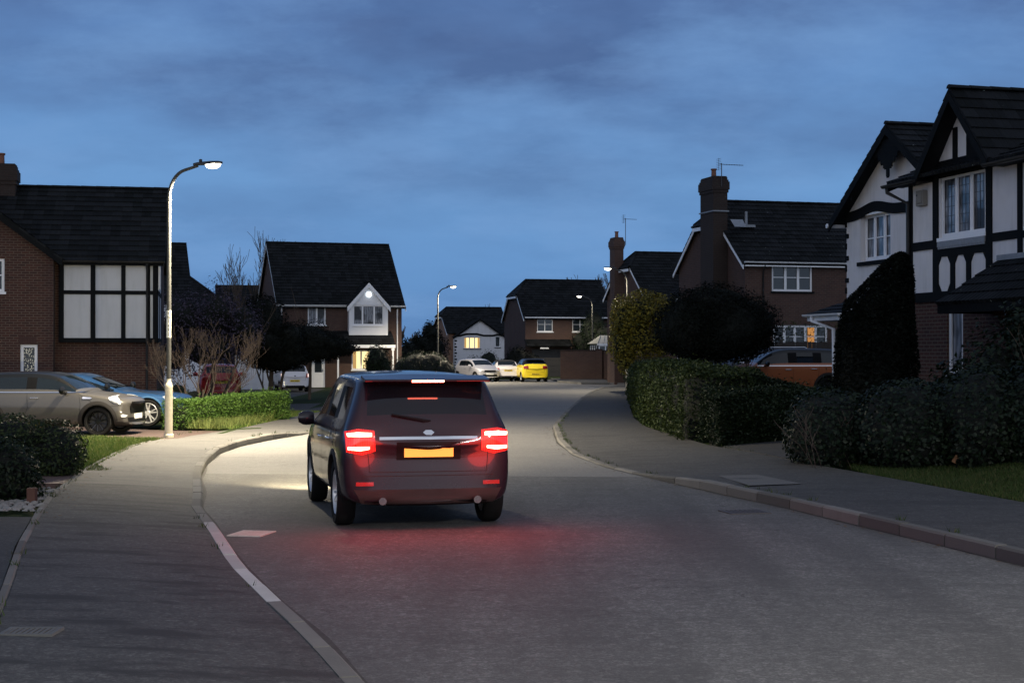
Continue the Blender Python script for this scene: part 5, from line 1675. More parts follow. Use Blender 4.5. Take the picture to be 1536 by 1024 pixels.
    if S.get('rails'):
        for s in (1, -1):
            mb = MB(); y = s*S['W']/2*S.get('tumble', .74)*.93
            mb.tube([(S['rooff']-.1, y, S['H']-.05), (S['rooff']-.22, y, S['H']+.005), (S['roofr']+.5, y, S['H']+.005), (S['roofr']+.38, y, S['H']-.05)], .016, 6); mb.build('roof_rail', S.get('railmat', M_chrome), root, smooth=40)
    full.free()
    return root, bvh

P_ = lambda pts: pts
# ---- grey hatchback (near left)
greyS = dict(L=3.86, W=1.75, H=1.415, zb=.19, belt=.955, hood=.965, nose=.83, cowl=.72, rooff=.22, bp=-.36, cp=-1.25, roofr=-1.55, tail=-1.78, ztail=1.0,
    wheel=.315, axf=1.16, axr=-1.33, gap=.05, near=True, tumble=.80, front_w=.93, arch=M_clad, archw=.075, rim=M_rimblk, spokes=10, rimfrac=.74, blackpillar=True, wrapglass=True,
    seams=[[(.74, .94), (.78, .7), (.76, .25)], [(-.42, .94), (-.40, .62), (-.52, .27)], [(-.52, .27), (.76, .25)], [(.72, .93), (1.10, .70)], [(1.45, .66), (1.82, .66)]],
    beltline=(-1.6, .92, .955), handles=[(-.25, .83)], mirror=(.42, 1.0), mirmat=M_rimblk, fplate=.42,
    patches=[('headlight', 'y', 'both', [(1.38, .84), (1.46, .885), (1.58, .82), (1.67, .74), (1.64, .69), (1.52, .72), (1.42, .78)], M_headl, dict(off=.008, bulge=.02)),
             ('headlight_trim', 'x', 'dummy', [], M_chrome) if False else ('side_scuttle', 'y', 'both', [(.82, .835), (.84, .86), (1.0, .85), (1.04, .825), (1.0, .815), (.84, .815)], M_chrome, dict(off=.012)),
             ('grille', 'x', 1, [(-.48, .74), (.48, .74), (.53, .64), (.46, .50), (-.46, .50), (-.53, .64)], M_trim, dict(off=.012)),
             ('lower_grille', 'x', 1, [(-.62, .40), (.62, .40), (.6, .30), (-.6, .30)], M_trim, dict(off=.01)),
             ('fog_light', 'y', 'both', [(1.66, .45), (1.70, .485), (1.76, .45), (1.74, .41), (1.68, .41)], M_headl, dict(off=.01)),
             ('sill_cladding', 'y', 'both', [(-.98, .235), (-.98, .33), (.84, .33), (.84, .235)], M_clad, dict(off=.01)),
             ('bumper_cladding', 'y', 'both', [(1.54, .23), (1.54, .33), (1.78, .32), (1.78, .25)], M_clad, dict(off=.012))])
P_grey = paint_mat('grey_car_paint', (0.062, 0.058, 0.053), 0.15, 0.3)
P_blk = paint_mat('black_car_paint', (0.005, 0.0055, 0.006), 0.0, 0.25, 0.25)
def at_px(px, d, z=0.0): return ((px-768)/F*d, d, z)
head = R(-4)
# front axle sits at pixel 151
fx, fy, _ = at_px(152, 33.6)
cx, cy = fx-1.16*math.cos(head), fy-1.16*math.sin(head)+.75
make_car('grey_hatchback', greyS, (cx, cy, .035), head, 'grey hatchback with black roof and black wheels nearest on the left drive', P_grey, P_blk)
# ---- blue coupe
blueS = dict(L=4.45, W=1.80, H=1.31, zb=.19, belt=.85, hood=.88, nose=.77, cowl=.62, rooff=-.25, bp=-.55, cp=-1.2, roofr=-1.35, tail=-1.80, deck=.92, cp2=None,
    wheel=.335, axf=1.36, axr=-1.33, gap=.045, near=True, tumble=.72, rim=M_rimsil, spokes=5, double=True, rimfrac=.76, arch=paint_mat('blue_arch_paint', (0.05, 0.13, 0.26), 0.3, .25), archw=.03,
    seams=[[(.5, .86), (.62, .6), (.55, .25)], [(-.6, .88), (-.62, .6), (-.75, .28)], [(-.75, .28), (.55, .25)], [(.7, .90), (1.9, .76)]],
    handles=[(-.45, .8)], mirror=(.40, .98), mirmat=P_blk, fplate=.4,
    patches=[('headlight', 'y', 'both', [(1.72, .73), (1.80, .76), (2.02, .70), (2.0, .64), (1.82, .66)], M_headl, dict(off=.008, bulge=.01)),
             ('grille', 'x', 1, [(-.3, .66), (.3, .66), (.32, .5), (-.32, .5)], M_trim, dict(off=.012)),
             ('lower_grille', 'x', 1, [(-.72, .44), (.72, .44), (.66, .27), (-.66, .27)], M_trim, dict(off=.012)),
             ('bumper_cladding', 'y', 'both', [(1.95, .52), (1.98, .60), (2.05, .56), (2.05, .30), (1.97, .28)], M_trim, dict(off=.01))])
P_blue = paint_mat('blue_car_paint', (0.022, 0.07, 0.17), 0.3, 0.25)
head = R(-4); fx, fy, _ = at_px(226, 37.6)
cx, cy = fx-1.36*math.cos(head), fy-1.36*math.sin(head)+.8
make_car('blue_coupe', blueS, (cx, cy, .045), head, 'metallic blue coupe with bright split spoke wheels behind the grey hatchback', P_blue)

# ---- generic small hatch parameters
def hatchS(**k):
    S = dict(L=3.9, W=1.70, H=1.46, zb=.22, belt=.93, hood=.98, nose=.80, cowl=.95, rooff=.30, bp=-.25, cp=-1.15, roofr=-1.60, tail=-1.86, ztail=1.0,
        wheel=.30, axf=1.22, axr=-1.25, gap=.045, tumble=.76, rim=M_rimsil, spokes=7,
        seams=[[(.80, .9), (.82, .5), (.78, .27)], [(-.28, .9), (-.30, .27)], [(-.3, .27), (.78, .27)]],
        rseams=[[(-.6, .93), (-.56, .62), (.56, .62), (.6, .93)]], handles=[(-.12, .82)], rplate=.72)
    S.update(k); return S
tl = lambda y0, y1, z0, z1: [(y0, z0), (y1, z0+.01), (y1, z1-.02), (y0, z1)]
P_white = paint_mat('white_car_paint', (0.66, 0.64, 0.66), 0.0, 0.3)
P_silver = paint_mat('silver_car_paint', (0.42, 0.42, 0.46), 0.3, 0.3)
P_yel = paint_mat('yellow_car_paint', (0.85, 0.62, 0.02), 0.0, 0.3)
P_red = paint_mat('red_car_paint', (0.35, 0.015, 0.015), 0.1, 0.3)
P_orange = paint_mat('copper_car_paint', (0.34, 0.11, 0.045), 0.2, 0.3)
P_navy = paint_mat('navy_car_paint', (0.02, 0.035, 0.06), 0.3, 0.25)
M_plglow = NT('lit_yellow_plate'); 
M_plglow.bsdf((.75, .5, .05), .5, 0, None, Emission_Color=(1.0, .42, .08, 1), Emission_Strength=0.7); M_plglow = M_plglow.m
M_tlit = emis('lit_tail_lamp', (1.0, 0.10, 0.05), 2.2)
M_tlitw = emis('lit_lamp_core', (1.0, 0.75, 0.68), 1.4)
# white city car at the far left drive, rear towards us
head = math.atan2(.96, -.27)
wd = hatchS(L=3.54, W=1.64, H=1.48, ztail=1.02, roofr=-1.52, tail=-1.68, cowl=.9, rplate=.60, wheel=.29, axf=1.15, axr=-1.22, wrapglass=False, tumble=.80,
    patches=[('tail_light', 'x', 'rearpair', [(.60, .76), (.74, .78), (.74, 1.0), (.62, 1.0)], M_taill, dict(off=.01)),
             ('tail_light_ring', 'x', 'rearpair', [(.69, .80), (.735, .81), (.735, .98), (.69, .97)], M_tlitw, dict(off=.018)),
             ('badge', 'x', -1, [(-.05, .86), (0, .90), (.05, .86), (0, .82)], M_trim, dict(off=.01)),
             ('bumper_cladding', 'x', -1, [(-.55, .27), (.55, .27), (.5, .35), (-.5, .35)], M_trim, dict(off=.008))])
x, y, _ = at_px(445, 84); make_car('white_city_car', wd, (x-.4, y+.6, -.28), head, 'small white car with glowing C shaped tail lamps parked at the house door', P_white)
# red car
x, y, _ = at_px(318, 62); make_car('red_hatchback', hatchS(L=3.95, patches=[('tail_light', 'x', 'rearpair', [(.60, .78), (.76, .80), (.76, .98), (.62, .98)], M_taill, dict(off=.01, bulge=.01))]), (x, y+1.5, -.05), R(103), 'red hatchback half hidden behind the bare shrub', P_red)
# three at the far bend
x, y, _ = at_px(716, 97.5)
make_car('silver_hatchback', hatchS(L=3.7, H=1.47, rplate=None, fplate=.5, seams=[[(.80, .9), (.82, .27)], [(0, .9), (0, .27)], [(-.75, .9), (-.72, .6)]],
    patches=[('headlight', 'x', 'frontpair', [(.48, .70), (.74, .74), (.72, .84), (.5, .80)], M_headl, dict(off=.01)), ('grille', 'x', 1, [(-.42, .62), (.42, .62), (.38, .72), (-.38, .72)], M_trim), ('lower_grille', 'x', 1, [(-.55, .32), (.55, .32), (.5, .46), (-.5, .46)], M_trim)]),
    (x, y+1.2, .0), R(-62), 'silver hatchback facing us, leftmost of the three cars at the bend', P_silver)
x, y, _ = at_px(755, 98)
make_car('white_convertible', dict(hatchS(L=3.85, W=1.70, H=1.38, zb=.22, belt=.9, deck=.98, cowl=.75, rooff=.1, bp=-.2, cp=-.85, roofr=-1.0, tail=-1.35, rplate=.72), patches=[('tail_light', 'x', 'rearpair', [(.56, .68), (.74, .69), (.74, .86), (.60, .86)], M_taill, dict(off=.01)), ('bumper_cladding', 'x', -1, [(-.6, .26), (.6, .26), (.6, .36), (-.6, .36)], M_trim)]),
    (x+.0, y+1.75, 0), R(100), 'white convertible with dark fabric top and yellow plate between silver and yellow cars', P_white, simple('black_fabric_top', (0.02, 0.02, 0.022), 0.9))
x, y, _ = at_px(800, 96)
make_car('yellow_hatchback', hatchS(L=3.95, W=1.72, H=1.48, ztail=1.05, belt=.98, rplate=.50, wrapglass=True, blackpillar=True, spoiler=True, rplatemat=M_platey,
    patches=[('tail_light', 'x', 'rearpair', [(.44, .82), (.76, .83), (.77, 1.0), (.46, 1.02)], M_taill, dict(off=.012)), ('bumper_cladding', 'x', -1, [(-.58, .23), (.58, .23), (.44, .35), (-.44, .35)], M_trim)]),
    (x-.15, y+1.9, 0), R(99), 'bright yellow hatchback with black roof at the bend', P_yel, P_blk)
# right drive
x, y, _ = at_px(1172, 47)
suvS = dict(L=4.1, W=1.80, H=1.56, zb=.25, belt=1.02, hood=1.05, nose=.90, cowl=.95, rooff=.40, bp=-.20, cp=-1.55, cp2=-1.0, roofr=-1.68, tail=-1.93, ztail=1.1,
    wheel=.34, axf=1.28, axr=-1.3, tumble=.79, arch=M_clad, archw=.08, blackpillar=True, wrapglass=True, rim=M_rimblk, spokes=9, beltline=(-1.8, .9, 1.02), beltrise=0,
    seams=[[(.82, 1.0), (.84, .6), (.8, .3)], [(-.2, 1.0), (-.2, .3)], [(-1.02, 1.0), (-.98, .7), (-.85, .4)]], handles=[(-.05, .90), (-.85, .92)], mirror=(.62, 1.08), rplate=.8, spoiler=True)
make_car('copper_crossover', suvS, (x-.1, y, .44), R(187), 'copper orange car with black roof on the right drive behind the hedge', P_orange, P_blk)
x, y, _ = at_px(1150, 49.6)
make_car('navy_estate', dict(suvS, H=1.50, L=4.5, W=1.8, arch=None, cp=-1.7, cp2=-1.1, roofr=-1.85, tail=-2.1, cowl=1.05, rooff=.35, axf=1.4, axr=-1.4, blackpillar=False, rails=True), (x-.25, y+.2, .52), R(187), 'dark blue car beyond the copper one on the right drive', P_navy)

# ---- the dark car driving away, brake lamps lit
M_brake = emis('brake_lamp', (1.0, 0.16, 0.10), 26.0)
t = NT('glowing_red_lens'); v = t.obj(); s_ = t.n('ShaderNodeSeparateXYZ'); t.l(v, s_.inputs[0])
rib = t.math('ADD', 0.5, t.math('MULTIPLY', t.math('SINE', t.math('MULTIPLY', s_.outputs[1], 260.0)), 0.35))
t.bsdf((0.35, 0.01, 0.008), 0.12, 0, None, Emission_Color=(1.0, 0.03, 0.02, 1), Emission_Strength=t.math('MULTIPLY', rib, 1.5), Coat_Weight=0.8)
M_lens = t.m
P_dark = paint_mat('plum_black_paint', (0.014, 0.008, 0.013), 0.1, 0.22, 0.5)
drvS = dict(suvS, L=4.45, W=1.86, H=1.66, near=True, belt=1.06, hood=1.08, nose=.92, zb=.26, ztail=1.12, cowl=1.05, rooff=.45, bp=-.15, cp=-1.65, cp2=-1.05, roofr=-1.86, tail=-2.12, axf=1.38, axr=-1.34, wheel=.36,
    tumble=.78, blackpillar=False, wrapglass=False, rim=M_rimsil, spokes=5, double=True, arch=M_clad, archw=.05, rplate=.83, rplatemat=M_plglow, beltline=None, rails=False,
    rseams=[[(-.66, 1.06), (-.62, .62), (.62, .62), (.66, 1.06)], [(-.7, .58), (.7, .58)]],
    patches=[('tail_light', 'x', 'rearpair', [(.56, .84), (.70, .80), (.85, .83), (.86, 1.04), (.74, 1.07), (.57, 1.05)], M_lens, dict(off=.012, bulge=.012)),
             ('brake_light', 'x', 'rearpair', [(.60, .99), (.83, .99), (.835, 1.02), (.74, 1.035), (.60, 1.025)], M_brake, dict(off=.032, bulge=.004)),
             ('brake_light', 'x', 'rearpair', [(.62, .865), (.72, .845), (.83, .855), (.83, .885), (.62, .89)], M_brake, dict(off=.032, bulge=.004)),
             ('reflector', 'x', 'rearpair', [(.58, .48), (.76, .48), (.76, .52), (.58, .52)], M_taill, dict(off=.01)),
             ('badge', 'x', -1, [(-.06, 1.025), (-.03, 1.05), (.03, 1.05), (.06, 1.025), (.03, 1.0), (-.03, 1.0)], M_chrome, dict(off=.015)),
             ('plate_recess', 'x', -1, [(-.34, .745), (.34, .745), (.34, .93), (-.34, .93)], M_trim, dict(off=.004)),
             ('tailgate_strip', 'x', -1, [(-.52, .955), (.52, .955), (.52, .985), (-.52, .985)], M_chrome, dict(off=.012)),
             ('bumper_cladding', 'x', -1, [(-.70, .30), (.70, .30), (.78, .44), (-.78, .44)], M_clad, dict(off=.012)),
             ('rear_wiper', 'x', -1, [(-.03, 1.145), (.04, 1.135), (.38, 1.20), (.38, 1.215)], M_trim, dict(off=.03))])
hd = R(90+13)
rx, ry = (645-768)/F*16.0, 16.0
cx, cy = rx+2.2*math.cos(hd), ry+2.2*math.sin(hd)
car, bv = make_car('dark_car', drvS, (cx, cy, .0), hd, 'dark car driving away down the road with brake lamps blazing red', P_dark)
mb = MB(); mb.box((-2.10, -.17, 1.555), (-2.085, .17, 1.575)); mb.build('high_brake_light', M_brake, car)
mb = MB()
for s in (-1, 1): mb.tube([(-2.1, s*.5, .34), (-2.24, s*.5, .33)], .04, 12)
mb.build('exhaust', M_chrome, car, smooth=40)
def light(name, typ, parent, loc, energy, color, **kw):
    l = bpy.data.lights.new(name, typ); l.energy = energy; l.color = color
    for k, v in kw.items(): setattr(l, k, v)
    o = bpy.data.objects.new(name, l); COL.objects.link(o); o.parent = parent; o.location = loc
    return o
for s in (-1, 1):
    a = light('tail_lamp_light', 'POINT', car, (-2.62, s*.74, .93), 34, (1.0, .035, .02), shadow_soft_size=.28)
    sp = light('headlamp_light', 'SPOT', car, (2.15, s*.65, .72), 2200, (1.0, .84, .52), spot_size=R(70), spot_blend=.8, shadow_soft_size=.08)
    sp.rotation_euler = (0, R(-81), 0)
# ------------------------------------------------------------------ street lamps
M_led = emis('lamp_lens', (1.0, 0.93, 0.78), 7.0)
M_sticker = simple('pale_number_strip', (0.62, 0.62, 0.55), .5, var=.05)
M_ink = simple('black_lettering', (0.01, 0.01, 0.01), .6)
def lamp_tree():
    root = empty('street_lamp')
    mb = MB()
    mb.lathe([(.085, -.1), (.083, 1.0), (.084, 1.05), (.07, 1.10), (.052, 1.14), (.05, 1.2)], 20); 
    mb.lathe([(.11, -.05), (.105, .012), (.086, .03)], 20)
    mb.build('base', simple('pole_base', (0.46, 0.42, 0.33), .55, var=.3, scale=20), root, smooth=40)
    mb = MB(); pts = [(0, 0, 1.12), (0, 0, 3), (0, 0, 5.05)]; rr = [.050, .047, .043]
    for k in range(1, 9):
        a = R(90*k/8*.88); pts.append((.42-.42*math.cos(a), 0, 5.05+.62*math.sin(a))); rr.append(.040-.0008*k)
    pts.append((.62, 0, 5.75)); rr.append(.03)
    mb.tube(pts, rr, 14); mb.tube([(0, 0, 5.0), (0, 0, 5.05)], .052, 14)
    mb.build('pole', M_metal, root, smooth=40)
    h = MB(); M = Matrix.Translation((.60, 0, 5.76)) @ Matrix.Rotation(R(-4), 4, 'Y')
    sec = [(-.08, .035, .03), (.0, .055, .045), (.12, .075, .05), (.3, .11, .055), (.45, .10, .045), (.54, .05, .025)]
    n = 12; 
    for i, (x, w, t_) in enumerate(sec):
        for k in range(n):
            a = 2*PI*k/n; z = math.sin(a)*t_; z = max(z, -.022)
            h.v.append(tuple(M @ Vector((x, math.cos(a)*w, z+.02))))
    for i in range(len(sec)-1):
        for k in range(n):
            j = (k+1) % n; h.f.append((i*n+k, i*n+j, (i+1)*n+j, (i+1)*n+k)); h.mi.append(0)
    h.f.append(tuple(range(n))); h.mi.append(0); h.f.append(tuple((len(sec)-1)*n+k for k in range(n))); h.mi.append(0)
    hd = h.build('lamp_head', M_darkmetal, root, smooth=50)
    mb = MB(); mb.lathe([(.001, -.10), (.05, -.09), (.085, -.055), (.10, -.01), (.10, .005), (.001, .005)], 20, M @ Matrix.Translation((.34, 0, 0)) @ Matrix.Diagonal((1.7, 1, 1, 1))); mb.build('lens', M_led, hd, smooth=50)
    mb = MB(); mb.lathe([(.03, .06), (.035, .07), (.035, .12), (.001, .13)], 12, M @ Matrix.Translation((.08, 0, 0))); mb.build('photocell', M_blackpl, hd)
    l = light('lamp_light', 'SPOT', root, (.97, 0, 5.66), 1.0, (1.0, .86, .62), spot_size=R(154), spot_blend=.45, shadow_soft_size=.12)
    return root
proto = lamp_tree()
lamps = [((-7.33, 32.75, .1), 0, 11000, 'tall lit lamp post on the left footway with a number strip'),
         ((-4.5, 93, .06), 0, 4500, 'lit lamp post behind the hedge right of the gabled white bay house'),
         ((-2.9, 169, -.3), PI, 2500, 'smallest lit lamp post in front of the far white gable'),
         ((5.72, 109, .06), PI, 1300, 'lit lamp post standing against the brick garden wall'),
         ((5.53, 73.5, .1), PI, 2000, 'lit lamp post at the end of the right hedge by the golden shrub'),
         ((9.4, 1.5, .12), PI, 8200, 'lit lamp post on the right footway beside the viewer')]
for i, (loc, rz, e, lab) in enumerate(lamps):
    o = proto if i == 0 else copy_tree(proto)
    o.location = loc; o.rotation_euler = (0, 0, rz)
    tag(o, lab, 'street lamp', 'lit street lamps along the road')
    for c in o.children:
        if c.type == 'LIGHT': c.data = c.data.copy(); c.data.energy = e; c.data.color = (1.0, .93, .84) if i == 5 else (1.0, .86, .62); c.data.spot_size = R(172) if i == 5 else R(154)
# number strip on the near one
near = proto
mb = MB(); mb.lathe([(.0485, 2.08), (.0500, 2.08), (.0500, 2.66), (.0485, 2.66)], 20); 
strip_o = mb.build('number_strip', M_sticker, near, smooth=40)
for k, ch in enumerate('KNI492'):
    cu = bpy.data.curves.new('character', 'FONT'); cu.body = ch; cu.size = .088; cu.align_x = 'CENTER'; cu.extrude = .0012
    cu.materials.append(M_ink)
    tmp = bpy.data.objects.new('character', cu); COL.objects.link(tmp)
    me = bpy.data.meshes.new_from_object(tmp.evaluated_get(bpy.context.evaluated_depsgraph_get())); bpy.data.objects.remove(tmp)
    o = bpy.data.objects.new('character', me); COL.objects.link(o); o.parent = strip_o
    o.location = (.006, -.0515, 2.57-k*.089); o.rotation_euler = (R(90), 0, R(8))

# ------------------------------------------------------------------ planting
def plant(name, loc, label, cat, group=None): return tag(empty(name, loc), label, cat, group)
# clipped box hedge by the left drive
def hedge_box(name, p0, p1, w, h0, h1, n, size, mat=None, label=None, cat='hedge', zb=.1, seed=3, lump=.17, core=True, round_=.3):
    p0, p1 = Vector(p0), Vector(p1); L = (p1-p0).length; d = (p1-p0).normalized(); s = Vector((-d.y, d.x))
    u = rng.random(n)*L; q = rng.random(n); side = rng.random(n)
    ay = np.where(side < .45, -w/2, np.where(side < .6, w/2, (rng.random(n)-.5)*w)); hh = h0+(h1-h0)*u/L
    az = np.where(side < .6, q*hh, hh)
    end = side > .93; ue = np.where(rng.random(n) < .5, 0, L); u = np.where(end, ue, u); az = np.where(end, q*hh, az); ay = np.where(end, (rng.random(n)-.5)*w, ay)
    if round_:
        k = np.clip((az/hh-.6)/.4, 0, 1); ay = ay*(1-round_*k**2)
    X = p0.x+d.x*u+s.x*ay; Y = p0.y+d.y*u+s.y*ay; Z = zb+az
    P = np.c_[X, Y, Z]; P += vnoise(P, 1.8, seed)[:, None]*np.array([s.x, s.y, .8])*lump+rng.normal(size=P.shape)*.022*np.where(rng.random(n) < .04, 4.0, 1.0)[:, None]
    V, T = leaf_arrays(P, size)
    MI = np.zeros(len(T))
    mb = MB(); M = Matrix.Translation((p0.x, p0.y, zb-.1)) @ Matrix.Rotation(math.atan2(d.y, d.x), 4, 'Z')
    k = .15
    for i in range(8):
        a, b = k+(L-2*k)*i/8, k+(L-2*k)*(i+1)/8; hm = (h0+(h1-h0)*(a+b)/2/L)
        mb.box((a, -w/2+k+.0, 0), (b, w/2-k, hm-k+.1), M)
    cv = np.array(mb.v); ct = np.array([(f[0], f[1], f[2]) for f in mb.f]+[(f[0], f[2], f[3]) for f in mb.f])
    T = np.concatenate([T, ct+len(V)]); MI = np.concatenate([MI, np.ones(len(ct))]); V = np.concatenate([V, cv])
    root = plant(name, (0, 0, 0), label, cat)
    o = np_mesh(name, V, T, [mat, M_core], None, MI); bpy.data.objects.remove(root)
    return tag(o, label, cat)
hedge_box('box_hedge', (-7.95, 36.1), (-6.15, 40.4), .7, .60, .72, 30000, .04, M_leafbox, 'low bright green clipped hedge beyond the blue coupe', zb=.1, seed=5, lump=.04, round_=.0)
mb = MB()
# long grass at its foot
Pg = np.c_[-7.6+1.6*rng.random(700), 36.0+3.4*rng.random(700)]
grass('grass', [(-7.6,35.75),(-6.75,35.6),(-6.2,38.6),(-6.0,40.4),(-6.3,40.2),(-7.2,37.2)], 2600, lambda x, y: .1, .2, 'long pale grass tufts at the foot of the low clipped hedge', leaf_mat('tall_blades', (.06, .09, .02), (.16, .18, .055), .7))

# right-hand big hedge: one mass of joined mounds
def mound(name, blobs, n, size, mat, label, cat='hedge', **kw):
    o = foliage(name, blobs, n, size, mat, None, **kw); return tag(o, label, cat)
def join_hedge(name, parts, label, mat, cat='hedge'):
    obs = [hedge_box(name, *p, label=label, cat=cat, mat=mat) for p in parts]
    bpy.ops.object.select_all(action='DESELECT')
    for o in obs: o.select_set(True)
    bpy.context.view_layer.objects.active = obs[0]; bpy.ops.object.join()
    return obs[0]
join_hedge('laurel_hedge', [((4.15, 30.6), (3.95, 37), 1.5, 1.35, 1.45, 44000, .065), ((3.95, 37), (4.55, 48), 1.5, 1.45, 1.35, 42000, .07), ((4.55, 48), (5.35, 60), 1.5, 1.3, 1.2, 22000, .085), ((5.0, 33.8), (5.2, 42), 1.6, 1.3, 1.35, 16000, .07)],
      'broad leafy green hedge along the right footway, lit on its end', M_leafmix)
join_hedge('evergreen_hedge', [((3.75, 29.2), (6.5, 29.5), 1.5, .98, .98, 40000, .058), ((4.6, 32.6), (7.0, 33.4), 1.6, 1.30, .80, 30000, .06)],
      'lower dark evergreen hedge in front of the copper orange car', M_leafdark)
# ivy hedge nearest right
mound('ivy_hedge', [((5.1, 24.3, .6), (.75, 1.0, .75)), ((6.1, 23.6, .65), (1.0, 1.1, .85)), ((7.1, 23.2, .75), (1.1, 1.3, .95)), ((8.2, 22.6, .9), (1.2, 1.4, 1.1)), ((9.3, 21.5, 1.0), (1.2, 1.5, 1.3))], 34000, .07, M_leafivy,
      'ivy clad hedge nearest on the right above the dark verge', coremat=M_core, lump=.14, shell=.8, core=.84, seed=41, asp=.7)
mb = MB()
for k in range(7):
    branches(mb, (4.8+random.uniform(-.35, .5), 23.3+random.uniform(-.1, .5), .1), (random.uniform(-.6, .3), random.uniform(-.6, 0), 1), .42, .005, 2, .6, 2, .1, 4)
o = mb.build('twiggy_shrub', M_barkp); tag(o, 'thin bare twigs and stems at the left end of the ivy hedge', 'shrub')
root = plant('laurel_shrub', (8.6, 24.6, .3), 'tall loose evergreen shrub against the near timber framed house', 'shrub')
mb = MB()
for k in range(5): branches(mb, (random.uniform(-.3, .3), random.uniform(-.3, .3), 0), (random.uniform(-.5, .5), random.uniform(-.3, .3), 1), .9, .03, 2, .5, 3)
mb.build('stem', M_bark, root)
foliage('foliage', [((-.7, .3, 1.2), (.7, .6, .8)), ((.0, 0, 1.5), (.7, .6, .75)), ((.7, -.4, 1.5), (.7, .7, .85)), ((-.15, .4, 2.0), (.5, .45, .45)), ((-1.2, .7, .9), (.6, .5, .6)), ((.5, -.2, .9), (1.1, .8, .8))], 8500, .10, M_leafivy, root, core=.45, coremat=M_core, lump=.3, shell=.3, seed=51, asp=.6)
root = plant('hedge_stump', (6.75, 22.55, .25), 'pale broken branch stubs showing through the ivy hedge', 'branch')
mb = MB(); mb.tube([(0, 0, .1), (.1, 0, .3), (.32, .1, .62)], [.045, .05, .03], 7); mb.tube([(-.25, 0, 0), (-.2, -.02, .1)], [.05, .04], 7); mb.tube([(.3, .05, .3), (.5, .1, .55)], [.03, .02], 6); mb.build('stub', simple('split_wood', (.20, .10, .045), .9, var=.4), root)
# drainpipe and brick pier at the frame edge
root = tag(empty('gate_post', (8.05, 23.4, .3)), 'dark square post standing in the shrubs at the right edge', 'post')
mb = MB(); mb.box((-.05, -.05, 0), (.06, .06, 2.1)); mb.box((-.08, -.08, 2.101), (.09, .09, 2.15)); mb.build('post', M_timber, root)

# conifer: leaning cone, built up from short sprays
root = plant('conifer', (6.95, 29.0, .35), 'tall black green conical conifer between the two white houses', 'tree')
n = 26000; h = rng.random(n)**.8; th = rng.random(n)*6.283
hq = [0, .33, .55, .735, .83, .92, .985, 1]
lf_ = lambda q: np.interp(q, hq, [6.0, 6.08, 6.2, 6.36, 6.68, 6.95, 7.2, 7.32]); rt_ = lambda q: np.interp(q, hq, [7.62, 7.62, 7.6, 7.59, 7.58, 7.55, 7.48, 7.4])
rad = (rt_(h)-lf_(h))/2*(1+.05*np.sin(th*5+h*9))*(.88+.16*rng.random(n)); xc_ = (rt_(h)+lf_(h))/2-6.95
X = rad*np.cos(th)+xc_; Y = rad*np.sin(th)*1.1; Z = h*3.40
V, T = leaf_arrays(np.c_[X, Y, Z], .07, up=.6)
cs = 24; cv, ct = [], []
for i in range(14):
    hh = i/13.0; rr = float(rt_(hh)-lf_(hh))/2*.86; xx = float(rt_(hh)+lf_(hh))/2-6.95
    for k in range(cs): cv.append((rr*math.cos(2*PI*k/cs)+xx, rr*math.sin(2*PI*k/cs)*1.1, hh*3.2-.2*(i == 0)))
for i in range(13):
    for k in range(cs):
        j = (k+1) % cs; ct += [(i*cs+k, i*cs+j, (i+1)*cs+j), (i*cs+k, (i+1)*cs+j, (i+1)*cs+k)]
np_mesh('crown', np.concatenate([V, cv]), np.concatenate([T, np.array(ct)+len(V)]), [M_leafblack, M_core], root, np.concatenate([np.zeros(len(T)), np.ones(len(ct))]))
mb = MB(); mb.tube([(0, 0, -.3), (.05, 0, .6)], [.09, .07], 8); mb.build('trunk', M_bark, root)

def tree(name, loc, label, blobs, n, size, mat, trunk, core=.7, lump=.25, shell=.45, seed=1, bark=None, cat='tree', asp=.55, br=None, flat=None):
    root = plant(name, loc, label, cat)
    mb = MB()
    for (p, d, L_, r, dep) in trunk: branches(mb, p, d, L_, r, dep, .5, 3, .1, 7)
    mb.build('trunk', bark or M_bark, root)
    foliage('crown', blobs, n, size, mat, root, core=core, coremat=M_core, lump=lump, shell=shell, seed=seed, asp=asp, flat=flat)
    return root
# big rounded dark tree
tree('round_tree', (6.0, 45, .4), 'broad round topped dark evergreen on several thin stems beside the copper car',
     [((-.85, 0, 2.15), (1.0, 1.2, 1.05)), ((.8, 0, 2.2), (1.05, 1.2, 1.0)), ((-.1, 0, 2.65), (1.25, 1.2, .85)), ((-.25, 0, 1.8), (1.4, 1.2, .65)), ((.3, -.5, 2.2), (1.3, .8, .95))], 46000, .075, M_leafblack,
     [((-.1+.17*k, random.uniform(-.2, .2), -.3), (random.uniform(-.35, .35), random.uniform(-.2, .2), 1), 1.5, .028, 1) for k in range(7)], core=.74, lump=.24, shell=.55, seed=61, bark=M_barkp)
